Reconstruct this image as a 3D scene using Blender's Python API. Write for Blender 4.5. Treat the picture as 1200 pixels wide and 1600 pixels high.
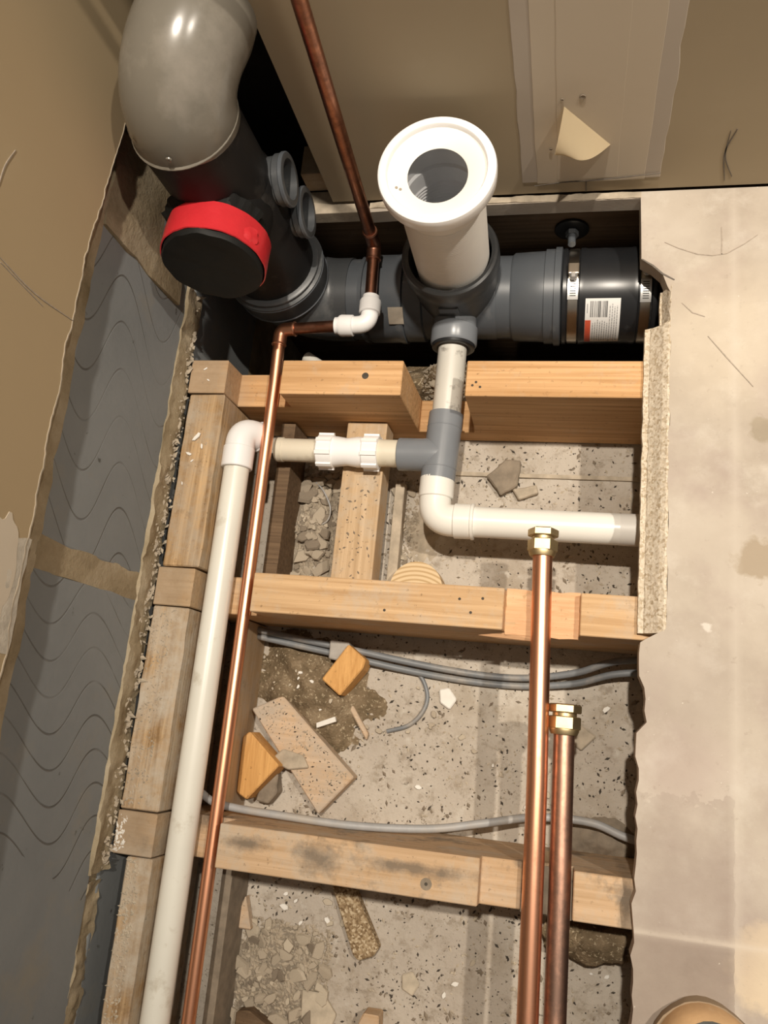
import bpy, bmesh, math, random
from mathutils import Vector, Matrix, noise

# ------------------------------------------------------------------ camera, world, lights, exposure
scene = bpy.context.scene
COL = scene.collection
PI = math.pi
for o in list(bpy.data.objects):
    bpy.data.objects.remove(o, do_unlink=True)

cam_d = bpy.data.cameras.new('camera')
cam = bpy.data.objects.new('camera', cam_d)
COL.objects.link(cam)
cam_d.sensor_fit = 'VERTICAL'
cam_d.sensor_height = 36.0
cam_d.lens = 36.0 * 1300.0 / 1600.0
cam_d.clip_start = 0.02
cam_d.clip_end = 50
cam.matrix_world = Matrix(((0.97374, -0.04248, 0.22366, 0.0),
                           (0.09691, 0.96633, -0.23836, 0.0),
                           (-0.20601, 0.25377, 0.94507, 0.87),
                           (0, 0, 0, 1)))
scene.camera = cam

world = bpy.data.worlds.new('room_ambience')
scene.world = world
world.use_nodes = True
bg = world.node_tree.nodes['Background']
bg.inputs[0].default_value = (1.0, 0.93, 0.84, 1)
bg.inputs[1].default_value = 0.15

def downlight(loc, watts, beam=62, size=0.025):
    d = bpy.data.lights.new('ceiling_downlight', 'SPOT')
    d.spot_size = math.radians(beam)
    d.spot_blend = 1.0
    d.shadow_soft_size = size
    d.energy = watts
    d.color = (1.0, 0.90, 0.77)
    o = bpy.data.objects.new('ceiling_downlight', d)
    COL.objects.link(o)
    o.location = loc
    return o
# recessed ceiling downlights, pointing straight down
downlight((0.04, 0.44, 2.25), 180, 66)
downlight((0.95, 0.40, 2.25), 165, 95)

vs = scene.view_settings
vs.view_transform = 'Standard'
vs.look = 'None'
vs.gamma = 1.0
vs.use_curve_mapping = False
vs.exposure = 0.0

random.seed(7)

# ------------------------------------------------------------------ materials
class NT:
    """small helper round a material node tree"""
    def __init__(self, name, rough=0.6, metal=0.0, spec=0.5):
        self.m = bpy.data.materials.new(name)
        self.m.use_nodes = True
        self.t = self.m.node_tree
        self.b = self.t.nodes['Principled BSDF']
        self.b.inputs['Roughness'].default_value = rough
        self.b.inputs['Metallic'].default_value = metal
        self.b.inputs['Specular IOR Level'].default_value = spec
        self.tc = self.t.nodes.new('ShaderNodeTexCoord')
    def n(self, kind, **kw):
        nd = self.t.nodes.new(kind)
        for k, v in kw.items():
            setattr(nd, k, v)
        return nd
    def link(self, a, b):
        self.t.links.new(a, b)
    def coords(self, scale=(1, 1, 1), loc=(0, 0, 0), kind='Object'):
        mp = self.n('ShaderNodeMapping')
        mp.inputs['Scale'].default_value = scale
        mp.inputs['Location'].default_value = loc
        self.link(self.tc.outputs[kind], mp.inputs['Vector'])
        return mp.outputs[0]
    def noise(self, scale, detail=4, rough=0.55, vec=None, dist=0.0):
        nd = self.n('ShaderNodeTexNoise')
        nd.inputs['Scale'].default_value = scale
        nd.inputs['Detail'].default_value = detail
        nd.inputs['Roughness'].default_value = rough
        nd.inputs['Distortion'].default_value = dist
        if vec is None:
            vec = self.tc.outputs['Object']
        self.link(vec, nd.inputs['Vector'])
        return nd.outputs['Fac']
    def voronoi(self, scale, feature='F1', vec=None):
        nd = self.n('ShaderNodeTexVoronoi', feature=feature)
        nd.inputs['Scale'].default_value = scale
        self.link(vec if vec is not None else self.tc.outputs['Object'], nd.inputs['Vector'])
        return nd
    def ramp(self, fac, stops):
        r = self.n('ShaderNodeValToRGB')
        cr = r.color_ramp
        while len(cr.elements) < len(stops):
            cr.elements.new(0.5)
        for e, (p, c) in zip(cr.elements, stops):
            e.position = p
            e.color = (c[0], c[1], c[2], 1) if not isinstance(c, (int, float)) else (c, c, c, 1)
        self.link(fac, r.inputs[0])
        return r.outputs[0]
    def mix(self, fac, a, b, blend='MIX'):
        mx = self.n('ShaderNodeMix', data_type='RGBA', blend_type=blend)
        for sock, v in ((mx.inputs[0], fac), (mx.inputs[6], a), (mx.inputs[7], b)):
            if isinstance(v, (int, float)):
                sock.default_value = v
            elif isinstance(v, tuple):
                sock.default_value = (v[0], v[1], v[2], 1)
            else:
                self.link(v, sock)
        return mx.outputs[2]
    def math(self, op, a, b=None, c=None):
        nd = self.n('ShaderNodeMath', operation=op)
        for i, v in enumerate((a, b, c)):
            if v is None:
                continue
            if isinstance(v, (int, float)):
                nd.inputs[i].default_value = v
            else:
                self.link(v, nd.inputs[i])
        return nd.outputs[0]
    def xyz(self, kind='Object'):
        s = self.n('ShaderNodeSeparateXYZ')
        self.link(self.tc.outputs[kind], s.inputs[0])
        return s.outputs
    def bump(self, h, strength=0.3, dist=0.002):
        bp = self.n('ShaderNodeBump')
        bp.inputs['Strength'].default_value = strength
        bp.inputs['Distance'].default_value = dist
        self.link(h, bp.inputs['Height'])
        self.link(bp.outputs[0], self.b.inputs['Normal'])
    def color(self, c):
        if isinstance(c, tuple):
            self.b.inputs['Base Color'].default_value = (c[0], c[1], c[2], 1)
        else:
            self.link(c, self.b.inputs['Base Color'])
    def rough(self, r):
        self.link(r, self.b.inputs['Roughness'])

def mat_plain(name, c, rough=0.5, var=0.12, scale=25, bump=0.0, metal=0.0, spec=0.5, dirt=None, dirt_lo=0.55, dirt_hi=0.75, dirt_scale=18):
    t = NT(name, rough, metal, spec)
    a = tuple(v * (1 - var) for v in c)
    b = tuple(min(1, v * (1 + var)) for v in c)
    col = t.ramp(t.noise(scale, 5), [(0.3, a), (0.7, b)])
    if dirt:
        col = t.mix(t.ramp(t.noise(dirt_scale, 6, 0.65), [(dirt_lo, 0.0), (dirt_hi, 1.0)]), col, dirt)
    t.color(col)
    if bump:
        t.bump(t.noise(scale * 6, 5), bump, 0.001)
    return t.m

def mat_wood(name, axis, light, dark, dust=(0.50, 0.44, 0.36), dust_amt=0.5, seed=0.0, stain=None, wall_end=None, stain_at=()):
    t = NT(name, 0.75, spec=0.25)
    sc = [190.0, 190.0, 190.0]
    sc[axis] = 5.0
    g = t.noise(1.0, 5, 0.6, t.coords(tuple(sc), (seed, seed * 1.7, seed * 0.6)), 0.6)
    sc2 = [14.0, 14.0, 14.0]
    sc2[axis] = 3.0
    g2 = t.noise(1.0, 3, 0.5, t.coords(tuple(sc2), (seed * 2, seed, seed)))
    col = t.ramp(g, [(0.32, dark), (0.5, tuple(0.5 * (a + b) for a, b in zip(light, dark))), (0.66, light)])
    col = t.mix(t.ramp(g2, [(0.35, 0.0), (0.75, 0.55)]), col, dark, 'MIX')
    if stain:
        col = t.mix(t.ramp(t.noise(13, 6, 0.7, t.coords((1, 1, 1), (seed + 4, seed, 0))), [(0.555, 0.0), (0.68, 0.85)]), col, stain)
    dn = t.noise(22, 7, 0.7, t.coords((1, 1, 1), (seed, 0, seed)))
    col = t.mix(t.ramp(dn, [(0.62 - 0.35 * dust_amt, 0.0), (0.9 - 0.35 * dust_amt, min(1, 0.35 + dust_amt))]), col, dust)
    for (sx_, sy_, rx_, ry_) in stain_at:
        x, y, z = t.xyz('Object')
        dx = t.math('DIVIDE', t.math('SUBTRACT', x, sx_), rx_); dy = t.math('DIVIDE', t.math('SUBTRACT', y, sy_), ry_)
        d = t.math('SQRT', t.math('ADD', t.math('MULTIPLY', dx, dx), t.math('MULTIPLY', dy, dy)))
        d = t.math('ADD', d, t.math('MULTIPLY', t.math('SUBTRACT', t.noise(55, 6, 0.7), 0.5), 1.9))
        col = t.mix(t.ramp(d, [(0.25, 0.8), (1.0, 0.0)]), col, stain)
    dk = t.noise(38, 7, 0.75, t.coords((1, 1, 1), (seed + 8, seed, 2)))
    col = t.mix(t.ramp(dk, [(0.60, 0.0), (0.74, 0.55)]), col, tuple(v * 0.45 for v in dark))
    sp = t.noise(170, 4, 0.65, t.coords((1, 1, 1), (seed, 5, seed)))
    col = t.mix(t.ramp(sp, [(0.64, 0.0), (0.72, 0.6)]), col, tuple(v * 0.35 for v in dark))
    if wall_end is not None:
        x, y, z = t.xyz('Object')
        f = t.ramp(t.math('ADD', t.math('MULTIPLY', t.math('SUBTRACT', wall_end, x), 9.0), t.math('MULTIPLY', dn, 0.5)), [(0.30, 0.0), (0.62, 0.75)])
        col = t.mix(f, col, t.ramp(dn, [(0.3, (0.27, 0.20, 0.13)), (0.7, (0.42, 0.34, 0.25))]))
    t.color(col)
    t.bump(t.math('ADD', g, t.math('MULTIPLY', dn, 0.6)), 0.45, 0.0014)
    return t.m

M = {}
# pine in several tones; axis 0 = grain along x, 1 = along y
M['joist_far'] = mat_wood('fresh_orange_pine', 0, (0.74, 0.46, 0.235), (0.47, 0.26, 0.11), dust_amt=0.2, seed=1.0, wall_end=-0.385)
M['joist_mid'] = mat_wood('pale_orange_pine', 0, (0.68, 0.46, 0.26), (0.47, 0.29, 0.145), dust_amt=0.42, seed=5.0, wall_end=-0.385)
M['joist_near'] = mat_wood('dusty_pale_pine', 0, (0.64, 0.45, 0.285), (0.47, 0.31, 0.175), dust_amt=0.5, seed=9.0, stain=(0.15, 0.12, 0.09), wall_end=-0.385, stain_at=((-0.232, 0.001, 0.030, 0.020), (-0.315, 0.006, 0.035, 0.010), (-0.13, 0.004, 0.07, 0.008), (0.078, 0.0, 0.010, 0.03)))
M['chisel'] = mat_wood('chiselled_pine', 0, (0.82, 0.52, 0.31), (0.62, 0.35, 0.18), dust_amt=0.1, seed=3.0)
M['rim'] = mat_wood('dusty_brown_pine', 1, (0.62, 0.42, 0.23), (0.24, 0.14, 0.06), dust=(0.42, 0.345, 0.26), dust_amt=0.60, seed=2.0)
M['rim_b'] = mat_wood('streaky_brown_pine', 1, (0.64, 0.45, 0.26), (0.26, 0.155, 0.07), dust=(0.50, 0.435, 0.35), dust_amt=0.72, seed=6.0)
M['cross_wood'] = mat_wood('tan_pine_cross_timber', 1, (0.62, 0.45, 0.28), (0.44, 0.30, 0.17), dust_amt=0.45, seed=12.0)
M['offcut_orange'] = mat_wood('orange_offcut_pine', 1, (0.80, 0.46, 0.17), (0.55, 0.28, 0.09), dust_amt=0.1, seed=14.0)
M['offcut_pale'] = mat_wood('pale_offcut_pine', 0, (0.70, 0.52, 0.36), (0.52, 0.36, 0.22), dust=(0.46, 0.40, 0.33), dust_amt=0.7, seed=15.0)
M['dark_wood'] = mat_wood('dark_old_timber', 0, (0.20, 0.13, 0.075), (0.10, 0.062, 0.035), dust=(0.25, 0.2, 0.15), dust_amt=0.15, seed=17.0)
M['void_dark'] = mat_plain('shade_painted_blockwork', (0.045, 0.04, 0.035), 0.9, 0.3, 12)  # near-black colour stands in for the unlit void and cavity
M['white_plastic'] = mat_plain('white_plastic', (0.86, 0.85, 0.84), 0.35, 0.02)
M['bright_white'] = mat_plain('bright_white_plastic', (0.93, 0.92, 0.91), 0.30, 0.01)
M['barrel_white'] = mat_plain('warm_white_plastic', (0.78, 0.75, 0.70), 0.45, 0.03)
M['seal_white'] = mat_plain('cream_white_rubber', (0.86, 0.83, 0.78), 0.5, 0.02)
M['liner_grey'] = mat_plain('pale_grey_plastic', (0.84, 0.85, 0.87), 0.4, 0.06)
M['waste_white'] = mat_plain('off_white_waste_pipe', (0.76, 0.74, 0.66), 0.30, 0.04, 12, dirt=(0.50, 0.44, 0.34), dirt_lo=0.60, dirt_hi=0.80, dirt_scale=26)
M['waste_clean'] = mat_plain('clean_white_waste_pipe', (0.82, 0.80, 0.74), 0.28, 0.03)
M['waste_stub'] = mat_plain('dirty_grey_white_pipe', (0.62, 0.60, 0.54), 0.4, 0.06, 12, dirt=(0.26, 0.24, 0.21), dirt_lo=0.58, dirt_hi=0.72, dirt_scale=60)
M['waste_cream'] = mat_plain('aged_cream_pipe', (0.72, 0.66, 0.53), 0.4, 0.05, 12, dirt=(0.42, 0.35, 0.25), dirt_lo=0.5, dirt_hi=0.75)
M['tee_grey'] = mat_plain('mid_grey_plastic', (0.20, 0.215, 0.235), 0.30, 0.05)
M['soil_grey'] = mat_plain('dark_grey_soil_pipe', (0.085, 0.094, 0.105), 0.38, 0.1, 12, dirt=(0.20, 0.20, 0.20), dirt_lo=0.58, dirt_hi=0.8)
M['soil_grey_dark'] = mat_plain('darker_grey_soil_pipe', (0.062, 0.066, 0.070), 0.38, 0.1, 12, dirt=(0.16, 0.16, 0.155), dirt_lo=0.55, dirt_hi=0.8)
M['bend_grey'] = mat_plain('dusty_olive_grey_pipe', (0.185, 0.168, 0.138), 0.24, 0.07, 10, dirt=(0.30, 0.27, 0.23), dirt_lo=0.5, dirt_hi=0.75, dirt_scale=9)
M['black_pipe'] = mat_plain('black_pipe', (0.010, 0.0095, 0.0095), 0.5, 0.2, 12, spec=0.3, dirt=(0.055, 0.05, 0.045), dirt_lo=0.55, dirt_hi=0.75)
M['black_bag'] = mat_plain('black_bag_film', (0.008, 0.0085, 0.008), 0.6, 0.2, 15, bump=0.2, spec=0.25)
M['black_rubber'] = mat_plain('black_rubber', (0.018, 0.019, 0.021), 0.30, 0.15, 20, dirt=(0.10, 0.10, 0.10), dirt_lo=0.62, dirt_hi=0.8)
M['red_tape'] = mat_plain('red_tape', (0.58, 0.028, 0.036), 0.30, 0.08, 30, bump=0.35)
M['steel'] = mat_plain('stainless_steel_band', (0.62, 0.56, 0.48), 0.28, 0.1, 40, metal=1.0)
M['steel_bright'] = mat_plain('bright_zinc_steel', (0.85, 0.84, 0.82), 0.32, 0.05, 40, metal=0.7)
M['label_paper'] = mat_plain('white_label_paper', (0.80, 0.79, 0.77), 0.5, 0.02)
M['ink'] = mat_plain('grey_black_ink', (0.10, 0.10, 0.10), 0.6, 0.05)
M['ink_grey'] = mat_plain('grey_ink', (0.34, 0.34, 0.34), 0.6, 0.05)
M['ink_red'] = mat_plain('orange_red_ink', (0.62, 0.10, 0.05), 0.5, 0.05)
M['pencil'] = mat_plain('pencil_line', (0.13, 0.11, 0.09), 0.7, 0.2, 200)
M['pencil_soft'] = mat_plain('faint_pencil_line', (0.37, 0.31, 0.25), 0.7, 0.2, 200)
M['cable_grey'] = mat_plain('grey_cable_sheath', (0.19, 0.20, 0.21), 0.45, 0.1, 60, dirt=(0.38, 0.34, 0.29), dirt_lo=0.5, dirt_hi=0.7)
M['cable_pale'] = mat_plain('pale_grey_cable_sheath', (0.36, 0.36, 0.36), 0.5, 0.1, 60, dirt=(0.42, 0.38, 0.33), dirt_lo=0.45, dirt_hi=0.7)
M['chip_pale'] = mat_plain('pale_plaster', (0.50, 0.43, 0.33), 0.9, 0.2, 70, bump=0.3)
M['chip_mid'] = mat_plain('dusty_plaster', (0.42, 0.355, 0.27), 0.9, 0.22, 70, bump=0.3)
M['chip_dark'] = mat_plain('grey_brown_rubble', (0.24, 0.195, 0.145), 0.95, 0.25, 60, bump=0.4)
M['chip_white'] = mat_plain('white_plaster', (0.80, 0.77, 0.71), 0.9, 0.06, 70)
M['stone_grey'] = mat_plain('grey_stone', (0.42, 0.39, 0.35), 0.9, 0.15, 50, bump=0.4)
M['black_speck'] = mat_plain('dark_grit', (0.07, 0.058, 0.045), 0.95, 0.3, 90)
M['sticker_old'] = mat_plain('torn_brown_paper', (0.34, 0.29, 0.23), 0.8, 0.15, 60)

# copper, bright and oxidised
def mat_copper(name, c, oxide, lo, hi, rough=0.26, sc=1.0):
    t = NT(name, rough, 1.0)
    n1 = t.noise(14 * sc, 6, 0.65, t.coords((2.2, 0.6, 2.2)))
    n2 = t.noise(140, 4, 0.6)
    f = t.ramp(t.math('ADD', n1, t.math('MULTIPLY', t.math('SUBTRACT', n2, 0.5), 0.35)), [(lo, 0.0), (hi, 1.0)])
    t.color(t.mix(f, c, oxide))
    t.rough(t.ramp(f, [(0.0, rough), (1.0, 0.5)]))
    t.bump(n2, 0.05, 0.0005)
    return t.m
M['copper'] = mat_copper('bright_copper', (0.84, 0.43, 0.27), (0.45, 0.20, 0.12), 0.52, 0.80, 0.36)
M['copper_run'] = mat_copper('clean_copper', (0.86, 0.42, 0.25), (0.56, 0.24, 0.14), 0.55, 0.9, 0.36)
M['copper_dark'] = mat_copper('tarnished_copper', (0.42, 0.19, 0.115), (0.20, 0.10, 0.07), 0.40, 0.65, 0.30)
M['copper_dull'] = mat_copper('dull_stained_copper', (0.60, 0.34, 0.24), (0.27, 0.17, 0.13), 0.38, 0.62, 0.42, 1.3)
t = NT('brass', 0.48, 1.0)
t.color(t.ramp(t.noise(40, 4), [(0.3, (0.50, 0.38, 0.20)), (0.7, (0.70, 0.57, 0.34))]))
M['brass'] = t.m

# plasterboard linings
def mat_board(name, a, b, blot, seed, blot_lo=0.55, blot_hi=0.8):
    t = NT(name, 0.85, spec=0.2)
    v = t.coords((1, 1, 1), (seed, seed, seed))
    col = t.ramp(t.noise(2.2, 4, 0.5, v), [(0.35, a), (0.65, b)])
    col = t.mix(t.ramp(t.noise(7, 6, 0.6, v), [(blot_lo, 0.0), (blot_hi, 0.5)]), col, blot)
    t.color(col)
    t.bump(t.noise(400, 3, 0.5, v), 0.06, 0.0005)
    return t.m
M['board_left'] = mat_board('tan_plasterboard_paper', (0.395, 0.300, 0.180), (0.435, 0.335, 0.205), (0.49, 0.40, 0.27), 2.0, 0.6, 0.9)
M['board_back'] = mat_board('brown_plasterboard_paper', (0.375, 0.305, 0.205), (0.435, 0.36, 0.25), (0.47, 0.40, 0.30), 8.0)
M['tape_joint'] = mat_board('pale_jointing_plaster', (0.58, 0.50, 0.39), (0.63, 0.55, 0.44), (0.50, 0.42, 0.32), 3.0)
M['tape_edge'] = mat_board('greyish_jointing_plaster', (0.50, 0.44, 0.37), (0.57, 0.50, 0.42), (0.44, 0.37, 0.29), 4.0)
M['flap'] = mat_board('cream_torn_paper', (0.72, 0.60, 0.40), (0.78, 0.66, 0.46), (0.70, 0.58, 0.40), 5.0)
M['gypsum'] = mat_plain('broken_gypsum_edge', (0.52, 0.47, 0.39), 0.9, 0.2, 60, bump=0.5)

# chipboard floor: worn, dusty, blotchy, with water stains and paler scrape lines
t = NT('worn_dusty_chipboard', 0.8, spec=0.25)
x, y, z = t.xyz('Object')
col = t.ramp(t.noise(5.0, 6, 0.6), [(0.30, (0.345, 0.29, 0.235)), (0.5, (0.47, 0.41, 0.34)), (0.72, (0.555, 0.495, 0.42))])
col = t.mix(t.ramp(t.noise(17, 6, 0.7), [(0.52, 0.0), (0.72, 0.6)]), col, (0.59, 0.54, 0.47))
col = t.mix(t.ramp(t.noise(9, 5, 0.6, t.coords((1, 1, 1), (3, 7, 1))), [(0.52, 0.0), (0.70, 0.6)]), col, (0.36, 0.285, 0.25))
wob = t.math('MULTIPLY', t.math('SUBTRACT', t.noise(70, 4), 0.5), 0.028)
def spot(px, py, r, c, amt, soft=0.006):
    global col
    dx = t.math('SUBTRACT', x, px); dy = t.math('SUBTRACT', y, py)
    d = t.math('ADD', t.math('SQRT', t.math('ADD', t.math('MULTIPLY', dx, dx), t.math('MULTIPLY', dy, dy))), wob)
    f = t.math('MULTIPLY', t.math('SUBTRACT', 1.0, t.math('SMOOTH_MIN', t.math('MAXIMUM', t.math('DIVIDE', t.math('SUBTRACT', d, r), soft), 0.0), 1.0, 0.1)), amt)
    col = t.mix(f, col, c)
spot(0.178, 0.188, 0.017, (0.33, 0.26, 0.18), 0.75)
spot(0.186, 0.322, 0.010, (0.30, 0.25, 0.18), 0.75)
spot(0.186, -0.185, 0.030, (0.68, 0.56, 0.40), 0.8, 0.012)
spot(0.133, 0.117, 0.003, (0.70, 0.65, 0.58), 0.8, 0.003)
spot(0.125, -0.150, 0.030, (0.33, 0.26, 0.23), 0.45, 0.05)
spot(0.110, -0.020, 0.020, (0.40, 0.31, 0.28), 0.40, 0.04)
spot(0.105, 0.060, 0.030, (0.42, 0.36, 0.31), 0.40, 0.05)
spot(0.15, 0.43, 0.04, (0.66, 0.57, 0.44), 0.40, 0.07)
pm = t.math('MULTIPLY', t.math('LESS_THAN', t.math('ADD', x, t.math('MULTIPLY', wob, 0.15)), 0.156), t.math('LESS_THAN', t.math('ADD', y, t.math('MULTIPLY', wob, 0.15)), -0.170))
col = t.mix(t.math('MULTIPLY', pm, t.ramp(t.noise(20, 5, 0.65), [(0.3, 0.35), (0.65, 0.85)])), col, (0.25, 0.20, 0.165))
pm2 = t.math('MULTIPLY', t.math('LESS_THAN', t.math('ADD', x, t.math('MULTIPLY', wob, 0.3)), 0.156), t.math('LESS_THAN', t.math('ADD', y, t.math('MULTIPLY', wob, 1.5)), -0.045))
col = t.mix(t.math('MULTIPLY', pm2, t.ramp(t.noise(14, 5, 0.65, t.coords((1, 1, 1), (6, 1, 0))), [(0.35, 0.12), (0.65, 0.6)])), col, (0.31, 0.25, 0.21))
def streak(ax, pos, w, c, amt):
    global col
    d = t.math('ADD', t.math('ABSOLUTE', t.math('SUBTRACT', ax, pos)), t.math('MULTIPLY', wob, 0.12))
    f = t.math('MULTIPLY', t.ramp(d, [(0.0, 1.0), (w, 0.0)]), t.math('MULTIPLY', t.noise(8, 3), amt))
    col = t.mix(f, col, c)
streak(x, 0.158, 0.007, (0.62, 0.56, 0.48), 0.5)
streak(y, -0.168, 0.005, (0.66, 0.59, 0.50), 0.8)
col = t.mix(t.ramp(t.noise(75, 6, 0.75), [(0.60, 0.0), (0.72, 0.5)]), col, (0.30, 0.24, 0.19))
col = t.mix(t.ramp(t.noise(150, 3, 0.6), [(0.70, 0.0), (0.76, 0.8)]), col, (0.68, 0.63, 0.56))
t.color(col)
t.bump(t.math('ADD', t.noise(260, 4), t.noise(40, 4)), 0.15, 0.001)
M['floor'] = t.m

t = NT('raw_cut_chipboard', 0.9, spec=0.2)
v1 = t.voronoi(420).outputs['Color']
s1 = t.n('ShaderNodeSeparateColor'); t.link(v1, s1.inputs[0])
col = t.ramp(s1.outputs[0], [(0.0, (0.42, 0.33, 0.22)), (0.35, (0.60, 0.51, 0.39)), (1.0, (0.70, 0.62, 0.50))])
col = t.mix(t.ramp(t.noise(190, 5, 0.7), [(0.62, 0.0), (0.72, 0.75)]), col, (0.20, 0.13, 0.07))
t.color(col)
t.bump(t.math('ADD', s1.outputs[0], t.noise(150, 4)), 0.7, 0.002)
M['chipboard_cut'] = t.m
t = NT('old_brown_chipboard', 0.9, spec=0.2)
s1 = t.n('ShaderNodeSeparateColor'); t.link(t.voronoi(420).outputs['Color'], s1.inputs[0])
t.color(t.ramp(s1.outputs[0], [(0.0, (0.16, 0.10, 0.05)), (0.6, (0.36, 0.26, 0.15)), (1.0, (0.58, 0.47, 0.32))]))
t.bump(s1.outputs[0], 0.7, 0.002)
M['chipboard_old'] = t.m

# dusty board at the bottom of the pit
t = NT('dusty_grey_board', 0.95, spec=0.15)
col = t.ramp(t.noise(6, 5, 0.6), [(0.3, (0.42, 0.365, 0.305)), (0.7, (0.56, 0.505, 0.43))])
col = t.mix(t.ramp(t.noise(60, 6, 0.75), [(0.52, 0.0), (0.66, 0.7)]), col, (0.27, 0.22, 0.165))
col = t.mix(t.ramp(t.noise(13, 5, 0.65, t.coords((1, 1, 1), (1, 8, 0))), [(0.52, 0.0), (0.68, 0.6)]), col, (0.33, 0.27, 0.20))
col = t.mix(t.ramp(t.noise(230, 3, 0.6), [(0.64, 0.0), (0.70, 0.9)]), col, (0.13, 0.105, 0.08))
col = t.mix(t.ramp(t.noise(45, 4, 0.6, t.coords((1, 1, 1), (5, 2, 0))), [(0.62, 0.0), (0.72, 0.6)]), col, (0.58, 0.54, 0.47))
t.color(col)
t.bump(t.math('ADD', t.noise(60, 6, 0.7), t.noise(250, 3)), 0.5, 0.002)
M['pit_floor'] = t.m

t = NT('sawdust_and_soil', 1.0, spec=0.1)
col = t.ramp(t.noise(28, 6, 0.7), [(0.35, (0.13, 0.095, 0.055)), (0.55, (0.25, 0.185, 0.115)), (0.75, (0.42, 0.33, 0.22))])
col = t.mix(t.ramp(t.noise(260, 3), [(0.58, 0.0), (0.66, 0.9)]), col, (0.50, 0.41, 0.28))
t.color(col)
t.bump(t.noise(220, 5, 0.7), 0.9, 0.003)
M['sawdust'] = t.m
t = NT('grey_brown_rubble_dust', 1.0, spec=0.1)
col = t.ramp(t.noise(34, 6, 0.7), [(0.35, (0.20, 0.165, 0.125)), (0.55, (0.32, 0.27, 0.21)), (0.75, (0.46, 0.40, 0.32))])
col = t.mix(t.ramp(t.noise(240, 3), [(0.58, 0.0), (0.66, 0.8)]), col, (0.50, 0.44, 0.35))
t.color(col)
t.bump(t.noise(200, 5, 0.7), 0.9, 0.003)
M['sawdust_grey'] = t.m

# mortar and aerated blocks with wavy score lines
t = NT('brown_mortar', 0.95, spec=0.15)
col = t.ramp(t.noise(14, 6, 0.65), [(0.25, (0.20, 0.155, 0.09)), (0.5, (0.36, 0.29, 0.19)), (0.75, (0.50, 0.425, 0.31))])
t.color(col)
t.bump(t.noise(90, 6, 0.7), 0.6, 0.003)
M['mortar'] = t.m

def mat_block(name, yc, spacing, amp, zc, lam, seed, slant=0.0, ymin=-9.0):
    t = NT(name, 0.85, spec=0.2)
    x, y, z = t.xyz('Object')
    col = t.ramp(t.noise(6, 6, 0.6, t.coords((1, 1, 1), (seed, 0, 0))), [(0.3, (0.205, 0.217, 0.222)), (0.7, (0.262, 0.274, 0.277))])
    col = t.mix(t.ramp(t.noise(11, 5, 0.6, t.coords((1, 1, 1), (seed, 3, 0))), [(0.56, 0.0), (0.78, 0.6)]), col, (0.31, 0.275, 0.21))
    ph = t.math('MULTIPLY', t.math('SUBTRACT', z, t.math('ADD', zc, t.math('MULTIPLY', t.math('SUBTRACT', y, yc), slant))), 2 * PI / lam)
    u = t.math('DIVIDE', t.math('SUBTRACT', t.math('SUBTRACT', y, yc), t.math('MULTIPLY', t.math('COSINE', ph), amp)), spacing)
    u = t.math('ADD', u, t.math('MULTIPLY', t.math('SUBTRACT', t.noise(5, 2), 0.5), 0.12))
    d = t.math('ABSOLUTE', t.math('SUBTRACT', t.math('FRACT', t.math('ADD', u, 100.5)), 0.5))
    ln = t.math('MULTIPLY', t.ramp(d, [(0.012 * 0.045 / spacing, 1.0), (0.030 * 0.045 / spacing, 0.0)]),
                t.ramp(t.noise(9, 4, 0.6, t.coords((1, 1, 1), (seed, 1, 5))), [(0.38, 0.15), (0.55, 1.0)]))
    ln = t.math('MULTIPLY', ln, t.math('GREATER_THAN', t.math('ADD', y, t.math('MULTIPLY', z, -0.5)), ymin))
    col = t.mix(t.math('MULTIPLY', ln, 0.65), col, (0.085, 0.075, 0.06))
    pit = t.ramp(t.noise(55, 4, 0.6, t.coords((1, 1, 1), (seed, 9, 0))), [(0.70, 0.0), (0.76, 0.8)])
    col = t.mix(pit, col, (0.07, 0.065, 0.055))
    t.color(col)
    h = t.math('SUBTRACT', t.math('MULTIPLY', t.noise(160, 4), 0.3), ln)
    t.bump(h, 0.5, 0.0015)
    return t.m

# ------------------------------------------------------------------ mesh helpers (world coordinates in, one object out)
WL = {}
def me_from(bm, smooth=False, name='mesh'):
    bmesh.ops.recalc_face_normals(bm, faces=bm.faces)
    me = bpy.data.meshes.new(name)
    bm.to_mesh(me)
    bm.free()
    if smooth:
        for p in me.polygons:
            p.use_smooth = True
        try:
            me.set_sharp_from_angle(angle=math.radians(38))
        except Exception:
            pass
    return me

def obj(name, bm, mat, parent=None, smooth=False, label=None, cat=None, group=None, kind=None, keep=False):
    """link a bmesh built in world coordinates as one object with its origin at its own centre"""
    me = me_from(bm, smooth, name)
    if keep:
        c = Vector((0, 0, 0))
    else:
        xs = [v.co for v in me.vertices]
        c = Vector([(min(v[i] for v in xs) + max(v[i] for v in xs)) / 2 for i in range(3)])
        me.transform(Matrix.Translation(-c))
    o = bpy.data.objects.new(name, me)
    COL.objects.link(o)
    for m in (mat if isinstance(mat, (list, tuple)) else [mat]):
        me.materials.append(M[m] if isinstance(m, str) else m)
    if parent is not None:
        o.parent = parent
        o.location = c - WL[parent.name]
    else:
        o.location = c
    WL[o.name] = c
    tag(o, label, cat, group, kind)
    return o

def tag(o, label=None, cat=None, group=None, kind=None):
    if label: o['label'] = label
    if cat: o['category'] = cat
    if group: o['group'] = group
    if kind: o['kind'] = kind
    return o

def thing(name, loc, label=None, cat=None, group=None, kind=None):
    o = bpy.data.objects.new(name, None)
    o.empty_display_size = 0.02
    COL.objects.link(o)
    o.location = loc
    WL[o.name] = Vector(loc)
    return tag(o, label, cat, group, kind)

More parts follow.
